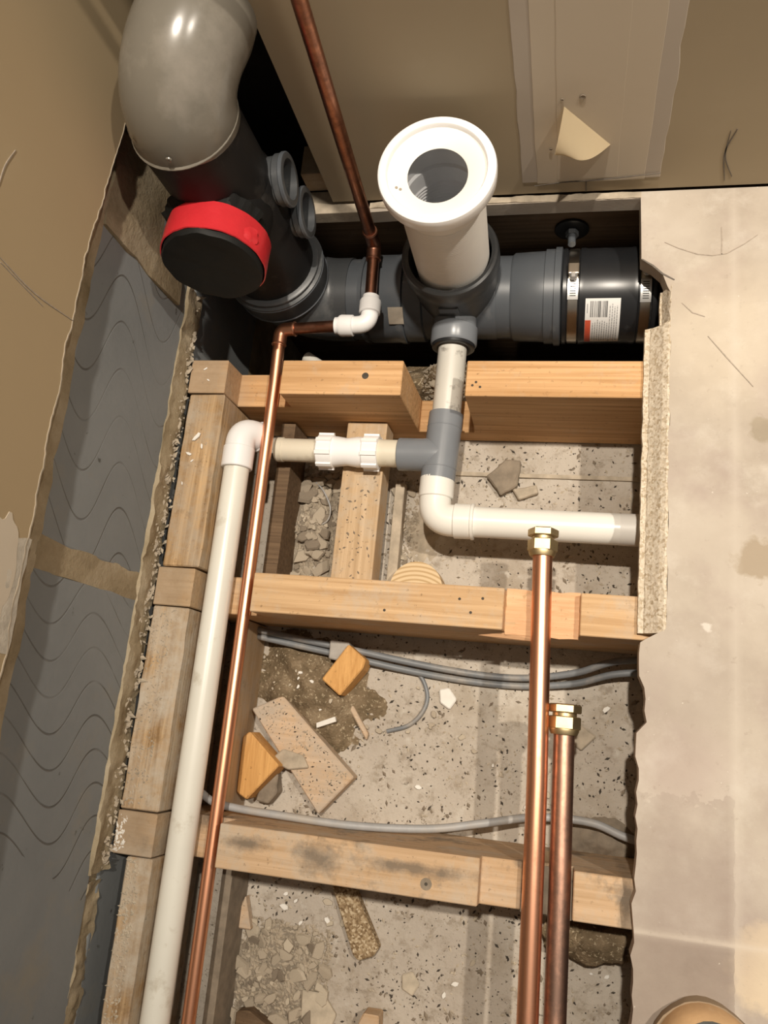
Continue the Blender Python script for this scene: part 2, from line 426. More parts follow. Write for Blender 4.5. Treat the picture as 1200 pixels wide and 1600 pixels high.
def bx(x0, x1, y0, y1, z0, z1, bevel=0.0, bm=None):
    b = bmesh.new()
    bmesh.ops.create_cube(b, size=1.0)
    for v in b.verts:
        v.co = Vector((x0 + (v.co.x + .5) * (x1 - x0), y0 + (v.co.y + .5) * (y1 - y0), z0 + (v.co.z + .5) * (z1 - z0)))
    if bevel:
        bmesh.ops.bevel(b, geom=b.edges[:], offset=bevel, segments=2, profile=0.5, affect='EDGES')
    if bm is not None:
        join(bm, b)
        return bm
    return b

def join(dst, src):
    mp = {}
    for v in src.verts:
        mp[v] = dst.verts.new(v.co)
    for f in src.faces:
        try:
            dst.faces.new([mp[v] for v in f.verts])
        except ValueError:
            pass
    src.free()

def rough_up(bm, amt, scale, seed=0.0, axes=(1, 1, 1)):
    for v in bm.verts:
        n = noise.noise_vector(v.co * scale + Vector((seed, seed * 2, seed * 3)))
        v.co += Vector((n.x * axes[0], n.y * axes[1], n.z * axes[2])) * amt
    return bm

def prism_xz(poly, y0, y1, bevel=0.001, cuts=0):
    """outline in x,z swept along y"""
    bm = bmesh.new()
    a = [bm.verts.new((p[0], y0, p[1])) for p in poly]
    b = [bm.verts.new((p[0], y1, p[1])) for p in poly]
    bm.faces.new(a); bm.faces.new(b[::-1])
    for i in range(len(poly)):
        j = (i + 1) % len(poly)
        bm.faces.new((a[i], b[i], b[j], a[j]))
    bmesh.ops.recalc_face_normals(bm, faces=bm.faces)
    if bevel:
        bmesh.ops.bevel(bm, geom=bm.edges[:], offset=bevel, segments=1, affect='EDGES')
    return bm

def prism_xy(poly, z0, z1, bevel=0.0):
    bm = bmesh.new()
    a = [bm.verts.new((p[0], p[1], z0)) for p in poly]
    b = [bm.verts.new((p[0], p[1], z1)) for p in poly]
    bm.faces.new(a[::-1]); bm.faces.new(b)
    for i in range(len(poly)):
        j = (i + 1) % len(poly)
        bm.faces.new((a[i], a[j], b[j], b[i]))
    bmesh.ops.recalc_face_normals(bm, faces=bm.faces)
    if bevel:
        bmesh.ops.bevel(bm, geom=bm.edges[:], offset=bevel, segments=1, affect='EDGES')
    return bm

def frame(axis):
    a = Vector(axis).normalized()
    h = Vector((0, 0, 1)) if abs(a.z) < 0.9 else Vector((1, 0, 0))
    u = a.cross(h).normalized()
    return a, u, a.cross(u).normalized()

def lathe(prof, origin, axis, n=40, a0=0.0, a1=2 * PI, bm=None, closed=False):
    """prof: list of (distance along axis, radius)"""
    a, u, w = frame(axis)
    o = Vector(origin)
    b = bm if bm is not None else bmesh.new()
    full = abs(a1 - a0 - 2 * PI) < 1e-4
    m = n if full else n + 1
    rings = []
    for (tt, r) in prof:
        if r < 1e-6:
            rings.append([b.verts.new(o + a * tt)])
        else:
            rings.append([b.verts.new(o + a * tt + (u * math.cos(a0 + (a1 - a0) * k / n) + w * math.sin(a0 + (a1 - a0) * k / n)) * r) for k in range(m)])
    pairs = list(zip(rings[:-1], rings[1:]))
    if closed:
        pairs.append((rings[-1], rings[0]))
    for r0, r1 in pairs:
        cnt = n if full else n
        for k in range(cnt):
            k2 = (k + 1) % m
            if len(r0) == 1 and len(r1) == 1:
                continue
            if len(r0) == 1:
                b.faces.new((r0[0], r1[k], r1[k2]))
            elif len(r1) == 1:
                b.faces.new((r0[k], r1[0], r0[k2]))
            else:
                b.faces.new((r0[k], r1[k], r1[k2], r0[k2]))
    return b

def fillet(pts, r, steps=8):
    pts = [Vector(p) for p in pts]
    out = [pts[0]]
    for i in range(1, len(pts) - 1):
        p, q, s = pts[i - 1], pts[i], pts[i + 1]
        d0 = (p - q); d1 = (s - q)
        l = min(r, d0.length * .49, d1.length * .49)
        a = q + d0.normalized() * l
        b = q + d1.normalized() * l
        for k in range(steps + 1):
            tt = k / steps
            out.append(a * (1 - tt) ** 2 + q * 2 * tt * (1 - tt) + b * tt ** 2)
    out.append(pts[-1])
    return out

def smooth_path(pts, sub=8):
    pts = [Vector(p) for p in pts]
    P = [pts[0] * 2 - pts[1]] + pts + [pts[-1] * 2 - pts[-2]]
    out = []
    for i in range(1, len(P) - 2):
        for k in range(sub):
            s = k / sub
            p0, p1, p2, p3 = P[i - 1], P[i], P[i + 1], P[i + 2]
            out.append(0.5 * ((2 * p1) + (p2 - p0) * s + (2 * p0 - 5 * p1 + 4 * p2 - p3) * s * s + (3 * p1 - p0 - 3 * p2 + p3) * s ** 3))
    out.append(pts[-1])
    return out

def tube(path, r, n=24, cap=True, bm=None):
    """r: number or list of radii"""
    b = bm if bm is not None else bmesh.new()
    path = [Vector(p) for p in path]
    rs = r if isinstance(r, (list, tuple)) else [r] * len(path)
    t0 = (path[1] - path[0]).normalized()
    _, u, w = frame(t0)
    rings = []
    for i, p in enumerate(path):
        tt = (path[min(i + 1, len(path) - 1)] - path[max(i - 1, 0)]).normalized()
        u = (u - tt * u.dot(tt)).normalized()
        w = tt.cross(u)
        rings.append([b.verts.new(p + (u * math.cos(2 * PI * k / n) + w * math.sin(2 * PI * k / n)) * rs[i]) for k in range(n)])
    for r0, r1 in zip(rings[:-1], rings[1:]):
        for k in range(n):
            b.faces.new((r0[k], r1[k], r1[(k + 1) % n], r0[(k + 1) % n]))
    if cap:
        b.faces.new(rings[0][::-1]); b.faces.new(rings[-1])
    return b

def collar(r, w, origin, axis, n=40, lip=0.0012, inner=None):
    """solid ring round a pipe with softened edges"""
    ri = inner if inner else r * 0.6
    return lathe([(-w / 2, ri), (-w / 2, r - lip), (-w / 2 + lip, r), (w / 2 - lip, r), (w / 2, r - lip), (w / 2, ri)], origin, axis, n, closed=True)

def ribbon(pts, w, normal, lift=0.0004, th=0.0003):
    """thin raised line drawn on a surface"""
    pts = [Vector(p) for p in pts]
    nn = Vector(normal).normalized()
    bm = bmesh.new()
    rows = []
    for i, p in enumerate(pts):
        tt = (pts[min(i + 1, len(pts) - 1)] - pts[max(i - 1, 0)]).normalized()
        s = tt.cross(nn).normalized() * w / 2
        fade = 0.35 + 0.65 * math.sin(PI * (i + 0.5) / len(pts))
        rows.append([bm.verts.new(p + s * fade), bm.verts.new(p - s * fade), bm.verts.new(p - s * fade + nn * (lift + th)), bm.verts.new(p + s * fade + nn * (lift + th))])
    for a, b in zip(rows[:-1], rows[1:]):
        for k in range(4):
            bm.faces.new((a[k], a[(k + 1) % 4], b[(k + 1) % 4], b[k]))
    bm.faces.new(rows[0]); bm.faces.new(rows[-1][::-1])
    return bm

# ------------------------------------------------------------------ the setting
PIT = -0.180
FT = 0.022                       # chipboard thickness
XW = -0.485                      # face of the block wall

# chipboard floor round the opening
edge = []
rnd = random.Random(3)
yy = -0.42
while yy < 0.10:
    edge.append((0.0685 + rnd.uniform(-.0022, .0022) + (0.006 if 0.02 < yy < 0.06 else 0), yy))
    yy += 0.011
edge += [(0.0745, 0.101)]
yy = 0.112
while yy < 0.485:
    edge.append((0.0925 + rnd.uniform(-.0016, .0016), yy))
    yy += 0.012
edge += [(0.089, 0.490), (0.083, 0.507), (0.073, 0.517), (0.0605, 0.525), (0.0595, 0.56), (0.058, 0.6025)]
poly = [(-0.262, 0.6115), (1.0, 0.6115), (1.0, -0.9), (-0.47, -0.9), (-0.47, -0.42)] + edge + [(-0.02, 0.6025), (-0.15, 0.6020), (-0.262, 0.5985)]
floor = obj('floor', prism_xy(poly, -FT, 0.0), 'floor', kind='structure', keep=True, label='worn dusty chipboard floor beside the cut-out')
# sloping raw cut edge of the chipboard
bm = bmesh.new()
rows = []
ny = 110
for i in range(ny + 1):
    yy = 0.108 + (0.492 - 0.108) * i / ny
    nz = noise.noise(Vector((yy * 60, 1, 0))) * 0.0012
    slim = 1.0 if yy < 0.448 else 0.35
    prof = [(0.0935, -0.0006), (0.0905, 0.0004), (0.0855, -0.0030), (0.0815, -0.0075), (0.0775, -0.0115), (0.0735, -0.0150), (0.0725, -0.0165), (0.0672, -0.0172), (0.0668, -0.0250), (0.094, -0.0250)]
    row = []
    for j, (px, pz) in enumerate(prof):
        if yy >= 0.448:
            px = 0.094 - (0.094 - px) * 0.42
        k = 1.0 if 0 < j < 7 else 0.25
        jit = noise.noise(Vector((px * 400, yy * 220, 3.1))) * 0.0017 * k
        row.append(bm.verts.new((px + jit * 0.6 + (nz if j < 9 else 0), yy, pz + jit * (1 if j not in (0,) else 0.3))))
    rows.append(row)
for a, b in zip(rows[:-1], rows[1:]):
    for k in range(len(a)):
        k2 = (k + 1) % len(a)
        bm.faces.new((a[k], a[k2], b[k2], b[k]))
bm.faces.new(rows[0]); bm.faces.new(rows[-1][::-1])
obj('cut_edge', bm, 'chipboard_cut', floor, label='raw sloping saw-cut chipboard edge')
# crumbly dusty strip left along the back wall
b = bx(-0.262, 0.058, 0.6030, 0.6112, -0.001, 0.0014)
bmesh.ops.subdivide_edges(b, edges=[e for e in b.edges if abs(e.verts[0].co.x - e.verts[1].co.x) > .1], cuts=60, use_grid_fill=True)
rough_up(b, 0.0012, 90, 2)
obj('dust_strip', b, 'chip_mid', floor, label='crumbly plaster dust along the wall foot')
for name, pts, w, mat in (
        ('pencil_mark', [(0.145, 0.562, 0), (0.1455, 0.545, 0), (0.145, 0.528, 0)], 0.0016, 'pencil_soft'),
        ('pencil_mark', [(0.085, 0.545, 0), (0.10, 0.537, 0), (0.12, 0.529, 0), (0.135, 0.527, 0), (0.150, 0.529, 0), (0.168, 0.540, 0), (0.182, 0.551, 0)], 0.0012, 'pencil_soft'),
        ('pencil_mark', [(0.104, 0.470, 0), (0.115, 0.458, 0), (0.128, 0.453, 0)], 0.0012, 'pencil_soft'),
        ('pencil_mark', [(0.131, 0.430, 0), (0.15, 0.405, 0), (0.176, 0.372, 0)], 0.0012, 'pencil_soft'),
        ('crack', [(0.0610, 0.5245, 0), (0.073, 0.516, 0), (0.083, 0.506, 0), (0.096, 0.498, 0)], 0.0022, 'pencil')):
    obj(name, ribbon(pts, w, (0, 0, 1)), mat, floor)

# bottom of the pit
b = bmesh.new()
NX, NY = 90, 100
gv = [[b.verts.new((-0.60 + 1.6 * i / NX, -0.90 + 1.8 * j / NY, PIT)) for i in range(NX + 1)] for j in range(NY + 1)]
for j in range(NY):
    for i in range(NX):
        cc = gv[j][i + 1].co
        if gv[j + 1][i].co.y > 0.468 or (gv[j + 1][i].co.y > 0.41 and cc.x < -0.245):
            continue
        b.faces.new((gv[j][i], gv[j][i + 1], gv[j + 1][i + 1], gv[j + 1][i]))
bmesh.ops.delete(b, geom=[v for v in b.verts if not v.link_faces], context='VERTS')
for v in b.verts:
    v.co.z += noise.noise(v.co * 18) * 0.0016 + noise.noise(v.co * 60) * 0.0006
obj('floor_lower', b, 'pit_floor', kind='structure', keep=True, label='dusty board at the bottom of the pit')
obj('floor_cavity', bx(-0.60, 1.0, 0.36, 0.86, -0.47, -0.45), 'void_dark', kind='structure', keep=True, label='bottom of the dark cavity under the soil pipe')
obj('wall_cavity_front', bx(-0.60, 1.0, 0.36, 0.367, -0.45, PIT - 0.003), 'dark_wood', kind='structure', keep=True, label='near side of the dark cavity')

# left wall: mortar core with aerated blocks
wl = thing('wall_left', (XW, 0.1, 0.0), kind='structure', label='grey scored aerated block wall with brown mortar')
obj('mortar', bx(-0.60, XW - 0.0025, -0.9, 0.86, -0.45, 1.9), 'mortar', wl)
blkA = mat_block('grey_scored_block', -0.102, 0.048, 0.039, -0.016, 0.165, 0.0, 0.30)
blkB = mat_block('grey_close_scored_block', 0.13, 0.0345, 0.027, -0.040, 0.165, 4.0, 0.34, -0.055)
blkC = mat_block('grey_plain_block', 5.0, 30.0, 0.01, 0.0, 0.2, 8.0)
for (y0, y1, z0, z1, m) in ((0.130, 0.575, 0.0, 0.201, blkA), (-0.336, 0.104, 0.0, 0.201, blkB), (-0.79, -0.352, 0.0, 0.201, blkC), (0.588, 0.86, 0.0, 0.201, blkC),
                            (-0.12, 0.33, -0.215, -0.016, blkC), (-0.57, -0.135, -0.215, -0.016, blkC), (0.345, 0.80, -0.215, -0.016, blkC),
                            (-0.12, 0.33, 0.246, 0.45, blkC), (0.345, 0.80, 0.246, 0.45, blkC), (-0.57, -0.135, 0.246, 0.45, blkC)):
    obj('block', bx(-0.58, XW, y0, y1, z0, z1, 0.003), m, wl)
# mortar squeezed out under the blocks and smeared over the joints
def mortar_lump(y0, y1, x0, x1, z0, z1, seed, amt=0.005, sc=35):
    b = bx(x0, x1, y0, y1, z0, z1)
    bmesh.ops.subdivide_edges(b, edges=b.edges[:], cuts=6, use_grid_fill=True)
    lg = [e for e in b.edges if abs(e.verts[0].co.y - e.verts[1].co.y) > 0.02]
    bmesh.ops.subdivide_edges(b, edges=lg, cuts=14, use_grid_fill=True)
    rough_up(b, amt, sc, seed)
    rough_up(b, amt * .6, sc * 3, seed)
    rough_up(b, amt * .3, sc * 9, seed)
    return b
obj('mortar_bed', mortar_lump(-0.19, 0.50, -0.500, -0.4815, -0.030, 0.006, 1.0, 0.004), 'mortar', wl, smooth=True)
obj('mortar_bed', mortar_lump(-0.60, -0.20, -0.500, -0.4845, -0.022, 0.004, 6.0, 0.004), 'mortar', wl, smooth=True)
obj('mortar_joint', mortar_lump(0.101, 0.133, -0.50, -0.4852, 0.0, 0.20, 2.0, 0.0022), 'mortar', wl, smooth=True)
obj('mortar_bed', mortar_lump(-0.60, 0.575, -0.50, -0.4836, 0.198, 0.245, 3.0, 0.003, 22), 'mortar', wl, smooth=True)
obj('mortar_smear', mortar_lump(0.46, 0.575, -0.497, -0.4820, 0.03, 0.20, 4.0, 0.006, 25), 'mortar', wl, smooth=True)

# plasterboard over the blocks on the left
b = bx(-0.4775, -0.465, -0.9, 0.79, 0.240, 1.9)
bmesh.ops.subdivide_edges(b, edges=[e for e in b.edges if abs(e.verts[0].co.y - e.verts[1].co.y) > .1], cuts=120)
for v in b.verts:
    if v.co.z < 0.3:
        v.co.z += noise.noise(Vector((v.co.y * 25, v.co.x * 30, 0))) * 0.0045 + noise.noise(Vector((v.co.y * 110, 2, 0))) * 0.0018
        if v.co.y > 0.40:
            v.co.z -= (v.co.y - 0.40) * 0.12
lin = obj('wall_left_lining', b, 'board_left', kind='structure', keep=True, label='tan plasterboard lining dabbed onto the block wall')
pts = []
for k in range(240):
    yy = -0.45 + 1.02 * k / 239
    zz = 0.240 + noise.noise(Vector((yy * 25, -0.465 * 30, 0))) * 0.0045 + noise.noise(Vector((yy * 110, 2, 0))) * 0.0018 - (max(0, yy - 0.40) * 0.12)
    pts.append((-0.465, yy, zz + 0.0010 + 0.0005 * noise.noise(Vector((yy * 300, 1, 1)))))
obj('torn_paper_edge', ribbon(pts, 0.0016, (1, 0, 0)), 'chip_mid', lin, label='pale torn paper edge of the plasterboard')
b = bx(-0.4782, -0.4646, 0.02, 0.12, 0.2365, 0.262)
bmesh.ops.subdivide_edges(b, edges=b.edges[:], cuts=8, use_grid_fill=True)
rough_up(b, 0.003, 60, 3, (0.15, 1, 1))
obj('broken_edge', b, 'gypsum', lin, label='pale crumbled plasterboard edge')
bm = bmesh.new()
ring = []
for k in range(40):
    a = 2 * PI * k / 40
    rr = 1 + 0.35 * noise.noise(Vector((math.cos(a) * 2.2, math.sin(a) * 2.2, 4)))
    ring.append((0.085 + math.sin(a) * 0.050 * rr, 0.272 + math.cos(a) * 0.022 * rr))
va = [bm.verts.new((-0.465, p[0], p[1])) for p in ring]
vb = [bm.verts.new((-0.4644, p[0], p[1])) for p in ring]
bm.faces.new(vb); bm.faces.new(va[::-1])
for k in range(40):
    bm.faces.new((va[k], va[(k + 1) % 40], vb[(k + 1) % 40], vb[k]))
obj('plaster_patch', bm, 'tape_joint', lin, label='pale plaster smear')
for pts, w in (([(-.465, 0.332, 0.352), (-.465, 0.326, 0.300), (-.465, 0.330, 0.240)], 0.0013), ([(-.465, 0.328, 0.345), (-.465, 0.321, 0.285)], 0.0011),
               ([(-.465, 0.425, 0.357), (-.465, 0.405, 0.364), (-.465, 0.385, 0.366)], 0.0012)):
    obj('pencil_mark', ribbon(smooth_path(pts, 5), w, (1, 0, 0)), 'pencil_soft', lin)

# back wall: plasterboard with a taped joint
wb = obj('wall_back', bx(-0.309, 1.0, 0.612, 0.6245, 0.0045, 1.9), 'board_back', kind='structure', keep=True, label='brown plasterboard back wall with a taped joint')
def rag_strip(x0, x1, z0, z1, d, seed, amt, y=0.612):
    bm = bmesh.new()
    n = 90
    L, R = [], []
    for i in range(n + 1):
        zz = z0 + (z1 - z0) * i / n
        L.append((x0 + noise.noise(Vector((zz * 120, seed, 0))) * amt + noise.noise(Vector((zz * 15, seed, 5))) * amt, zz))
        R.append((x1 + noise.noise(Vector((zz * 120, seed + 9, 0))) * amt + noise.noise(Vector((zz * 15, seed + 9, 5))) * amt, zz))
    rows = []
    for (a, zz), (c, _) in zip(L, R):
        rows.append([bm.verts.new((a, y, zz)), bm.verts.new((a + .0006, y - d, zz)), bm.verts.new((c - .0006, y - d, zz)), bm.verts.new((c, y, zz))])
    for a, b in zip(rows[:-1], rows[1:]):
        for k in range(3):
            bm.faces.new((a[k], a[k + 1], b[k + 1], b[k]))
    bm.faces.new(rows[0]); bm.faces.new(rows[-1][::-1])
    return bm
obj('jointing_plaster', rag_strip(-0.0755, 0.0765, 0.026, 1.88, 0.0006, 1, 0.0022), 'tape_edge', wb)
obj('joint_tape', rag_strip(-0.059, 0.060, 0.024, 1.87, 0.0011, 4, 0.0008), 'tape_joint', wb)
obj('jointing_plaster', rag_strip(-0.036, 0.030, 0.030, 1.86, 0.0014, 7, 0.0007), 'tape_joint', wb)
# torn flap of paper curling off the joint
bm = bmesh.new()
A = Vector((-0.028, 0.6105, 0.146)); B = Vector((0.020, 0.6105, 0.085)); C = Vector((-0.040, 0.583, 0.073))
rows = []
n = 14
for i in range(n + 1):
    s = i / n
    row = []
    for j in range(n + 1):
        q = j / n
        p = A.lerp(B, q)
        tip = Vector((-0.0375, 0.612, 0.104))
        w = s * (1 - abs(q - 0.55) * 0.0)
        p2 = p.lerp(tip + Vector((q * 0.012, 0, q * 0.0)), s * (0.97 if q > 0.02 else 0.97))
        lift = 0.006 * math.sin(s * PI) * q ** 0.7 + 0.026 * math.sin(s * PI * 0.5)
        p2.y -= lift
        row.append(bm.verts.new(p2))
    rows.append(row)
for a, b in zip(rows[:-1], rows[1:]):
    for k in range(n):
        bm.faces.new((a[k], a[k + 1], b[k + 1], b[k]))
ret = bmesh.ops.solidify(bm, geom=bm.faces[:], thickness=0.0006)
obj('torn_paper_flap', bm, 'flap', wb, smooth=True, label='torn cream paper flap curling off the joint')
for pts, w in (([(0.144, .612, 0.097), (0.138, .612, 0.06), (0.1455, .612, 0.014)], 0.0014), ([(0.138, .612, 0.095), (0.1395, .612, 0.055), (0.152, .612, 0.020)], 0.0012)):
    obj('pencil_mark', ribbon(smooth_path(pts, 6), w, (0, -1, 0)), 'pencil', wb)
for pts, w in (([(-0.062, .6104, 0.021), (-0.03, .6104, 0.0255), (-0.004, .6104, 0.026), (0.03, .6104, 0.029), (0.076, .6104, 0.034)], 0.0012), ([(-0.004, .611, 0.027), (-0.0035, .611, 0.006)], 0.0016)):
    obj('crack', ribbon(pts, w, (0, -1, 0)), 'pencil', wb)
for px, pz, r in ((-0.010, 0.158, 0.0035), (-0.042, 0.083, 0.002), (-0.030, 0.156, 0.0018)):
    obj('screw_hole', lathe([(0, 0), (0.0003, r), (0.0010, r * .8), (0.0006, 0)], (px, 0.6106, pz), (0, -1, 0), 12), 'chip_dark', wb)
# pit lining behind the soil pipe, and the void behind the back wall
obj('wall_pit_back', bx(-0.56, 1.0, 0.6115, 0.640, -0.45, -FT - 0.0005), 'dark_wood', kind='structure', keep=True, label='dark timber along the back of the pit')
obj('void_light_cap', bx(-0.56, 1.0, 0.6245, 0.84, 1.9, 1.92), 'void_dark', kind='structure', keep=True, label='added cap keeping light out of the void behind the board')  # added cap, blocks world light from above so the void stays dark
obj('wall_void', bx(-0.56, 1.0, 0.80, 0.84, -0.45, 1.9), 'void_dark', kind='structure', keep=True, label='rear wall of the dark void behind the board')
obj('pit_light_stop_right', bx(1.0, 1.02, -0.9, 0.84, -0.2, -FT), 'dark_wood', kind='structure', keep=True, label='added panel closing the far side of the pit against stray light')  # added end panel, stops world light leaking in under the floor
obj('pit_light_stop_front', bx(-0.56, 1.0, -0.92, -0.9, -0.2, -FT), 'dark_wood', kind='structure', keep=True, label='added panel closing the near side of the pit against stray light')  # unseen near panel, added with the right one to shut light out
# sole plate and slab edge seen in the void
sp = obj('sole_plate', bx(-0.345, 0.9, 0.632, 0.672, 0.0, 0.034, 0.001), 'joist_mid', label='timber sole plate behind the foot of the back wall', cat='timber')
obj('trim_1', bx(-0.36, -0.275, 0.6005, 0.632, -FT, -0.0015, 0.001), 'chip_mid', kind='structure', keep=True, label='dusty board edge under the sole plate')
obj('floor_void', bx(-0.345, 0.9, 0.673, 0.80, -0.02, 0.004), 'chip_mid', kind='structure', keep=True)

# ------------------------------------------------------------------ joists and short timbers
def nail(parent, x, y, z, r=0.0016):
    obj('nail_hole', lathe([(0.0005, 0), (0.0004, r * .8), (0.0, r)], (x, y, z), (0, 0, 1), 10), 'black_speck', parent)

ZT, ZB = -0.0235, PIT + 0.001
jf = thing('joist', (-0.1, 0.39, ZB), 'far floor joist, freshly cut orange wood, notched deep round the grey-white waste pipe', 'joist', 'floor joists across the pit')
prof = [(-0.478, ZB), (0.45, ZB), (0.45, ZT), (-0.130, ZT), (-0.130, -0.122), (-0.132, -0.148), (-0.204, -0.148), (-0.206, ZT), (-0.357, ZT), (-0.356, -0.067), (-0.428, -0.068), (-0.429, ZT), (-0.478, ZT)]
obj('beam', prism_xz(prof, 0.368, 0.412), 'joist_far', jf)
for px, py in ((-0.118, 0.385), (-0.113, 0.379), (-0.122, 0.381)): nail(jf, px, py, ZT)
obj('knot', lathe([(0.0003, 0), (0.0002, 0.003), (0.0, 0.0042)], (-0.251, 0.392, ZT), (0, 0, 1), 14), 'black_speck', jf)
jm = thing('joist', (-0.1, 0.125, ZB), 'middle floor joist with a rough chiselled notch under the longer copper pipe', 'joist', 'floor joists across the pit')
prof = [(-0.478, ZB), (0.45, ZB), (0.45, ZT - .001), (0.010, ZT - .001), (0.009, -0.0415), (-0.069, -0.0410), (-0.0705, ZT), (-0.357, ZT), (-0.356, -0.067), (-0.430, -0.068), (-0.431, ZT), (-0.478, ZT)]
obj('beam', prism_xz(prof, 0.102, 0.147), 'joist_mid', jm)
b = bx(-0.069, 0.009, 0.099, 0.149, -0.044, -0.0405)
bmesh.ops.subdivide_edges(b, edges=b.edges[:], cuts=7, use_grid_fill=True)
rough_up(b, 0.0016, 120, 4)
obj('chiselled_notch', b, 'chisel', jm, label='splintered chiselled notch floor')
b = bmesh.new()
vs_ = [b.verts.new(p) for p in ((-0.098, 0.097, -0.046), (-0.066, 0.1015, -0.040), (-0.020, 0.099, -0.041), (-0.030, 0.094, -0.043), (-0.07, 0.0945, -0.049), (-0.04, 0.1015, -0.047))]
bmesh.ops.convex_hull(b, input=b.verts)
obj('splinter', b, 'chisel', jm, label='pale splinter torn off the notch')
for px, py in ((-0.118, 0.132), (-0.093, 0.134), (-0.105, 0.118), (-0.2, 0.114)): nail(jm, px, py, ZT)
jn = thing('joist', (-0.1, -0.15, ZB), 'nearest full floor joist, pale wood with a dark stain, notched under both copper pipes', 'joist', 'floor joists across the pit')
prof = [(-0.478, ZB), (0.45, ZB), (0.45, ZT), (0.014, ZT), (0.013, -0.052), (-0.036, -0.050), (-0.037, -0.0405), (-0.077, -0.040), (-0.078, ZT), (-0.357, ZT), (-0.356, -0.067), (-0.430, -0.068), (-0.431, ZT), (-0.478, ZT)]
obj('beam', prism_xz(prof, -0.172, -0.127), 'joist_near', jn)
nail(jn, -0.130, -0.158, ZT, 0.002)
obj('knot', lathe([(0.0003, 0), (0.0002, 0.004), (0.0, 0.006)], (-0.130, -0.158, ZT), (0, 0, 1), 14), 'chip_dark', jn)
b = bx(-0.036, 0.013, -0.176, -0.130, -0.0515, -0.0465)
bmesh.ops.subdivide_edges(b, edges=b.edges[:], cuts=7, use_grid_fill=True)
rough_up(b, 0.004, 70, 6)
obj('notch_debris', b, 'chip_dark', jn, smooth=True, label='mortar crumbs packed in the notch')
j4 = thing('joist', (-0.1, -0.42, ZB), 'floor joist at the near end of the pit, below the picture edge', 'joist', 'floor joists across the pit')
obj('beam', prism_xz([(-0.478, ZB), (0.45, ZB), (0.45, ZT), (-0.357, ZT), (-0.356, -0.067), (-0.430, -0.068), (-0.431, ZT), (-0.478, ZT)], -0.445, -0.40), 'joist_near', j4)

def rim(x0, x1, y0, y1, mat, label, seed, taper=0.0):
    b = bx(x0, x1, y0, y1, -0.150, ZT - .0005, 0.0)
    for v in b.verts:
        if v.co.x < (x0 + x1) / 2 and v.co.y < (y0 + y1) / 2:
            v.co.x += taper
    bmesh.ops.bevel(b, geom=b.edges[:], offset=0.0015, segments=1, affect='EDGES')
    bmesh.ops.subdivide_edges(b, edges=[e for e in b.edges if abs(e.verts[0].co.y - e.verts[1].co.y) > .05], cuts=24)
    rough_up(b, 0.0012, 40, seed)
    return obj('timber_noggin', b, mat, label=label, cat='timber', group='short timbers along the block wall')
rim(-0.474, -0.427, 0.1485, 0.3665, 'rim', 'short brown timber along the block wall between far and middle joists', 1)
rim(-0.477, -0.431, -0.1255, 0.1005, 'rim_b', 'short dusty timber along the block wall between middle and nearest joists', 2)
rim(-0.460, -0.429, -0.399, -0.1735, 'rim_b', 'dust-caked short timber in the near left corner, standing off the wall', 3)
# cross timber under the waste pipe
ct = obj('cross_timber', bx(-0.293, -0.240, 0.1485, 0.3665, -0.155, -0.1145, 0.0015), 'cross_wood', label='tan short timber crossing between far and middle joists under the white coupling', cat='timber')
obj('thin_batten', bx(-0.232, -0.219, 0.1485, 0.30, PIT + .001, -0.160, 0.001), 'chip_mid', label='thin dust-covered batten beside the tan cross timber', cat='batten')
obj('side_batten', bx(-0.385, -0.366, 0.1485, 0.365, PIT + .001, -0.120, 0.001), 'dark_wood', label='dark upright batten in the left of the far bay', cat='batten')
obj('side_batten', bx(-0.402, -0.391, -0.1255, 0.1005, PIT + .001, -0.110, 0.001), 'cross_wood', label='tan upright batten at the left of the middle bay', cat='batten')
obj('side_batten', bx(-0.385, -0.372, -0.399, -0.1735, PIT + .001, -0.120, 0.001), 'chip_dark', label='grimy upright batten at the left of the nearest bay', cat='batten')
obj('board_joint_batten', bx(-0.20, 0.40, 0.318, 0.3235, PIT + .0005, PIT + .004, 0.0005), 'chip_mid', label='thin lath lying along the far bay behind the white pipe', cat='batten')

# ------------------------------------------------------------------ soil pipe and its fittings
SX, SY = -0.385, 0.540        # stack axis
AX, AZ = 0.540, -0.110        # run axis: y, z
R0 = 0.0525
bend = thing('soil_bend', (SX, SY, 0.238), 'dusty olive-grey pipe elbow on top of the black stack', 'pipe')
path = [(SX, SY, 0.2425), (SX, SY, 0.246)]
for k in range(1, 19):
    a = PI / 2 * k / 18
    path.append((SX + 0.002 + 0.022 * (1 - math.cos(a)), SY + 0.060 * (1 - math.cos(a)), 0.246 + 0.047 * math.sin(a)))
path += [(SX + 0.029, SY + 0.110, 0.293), (SX + 0.034, SY + 0.172, 0.293)]
path = [Vector(p) for p in path]
obj('elbow', tube(path, 0.0542, 48), 'bend_grey', bend, smooth=True)
obj('rim_lip', collar(0.0560, 0.004, (SX, SY, 0.2440), (0, 0, 1), 48, 0.0015, 0.050), 'bend_grey', bend, smooth=True, label='thin pale lip of the elbow socket')
obj('moulding_mark', lathe([(0, 0), (0, .0032), (.0012, .0028), (.0016, 0.0015), (.0004, 0)], (SX + 0.000, SY - 0.0540, 0.258), (0, -1, 0), 14), 'bend_grey', bend, smooth=True)

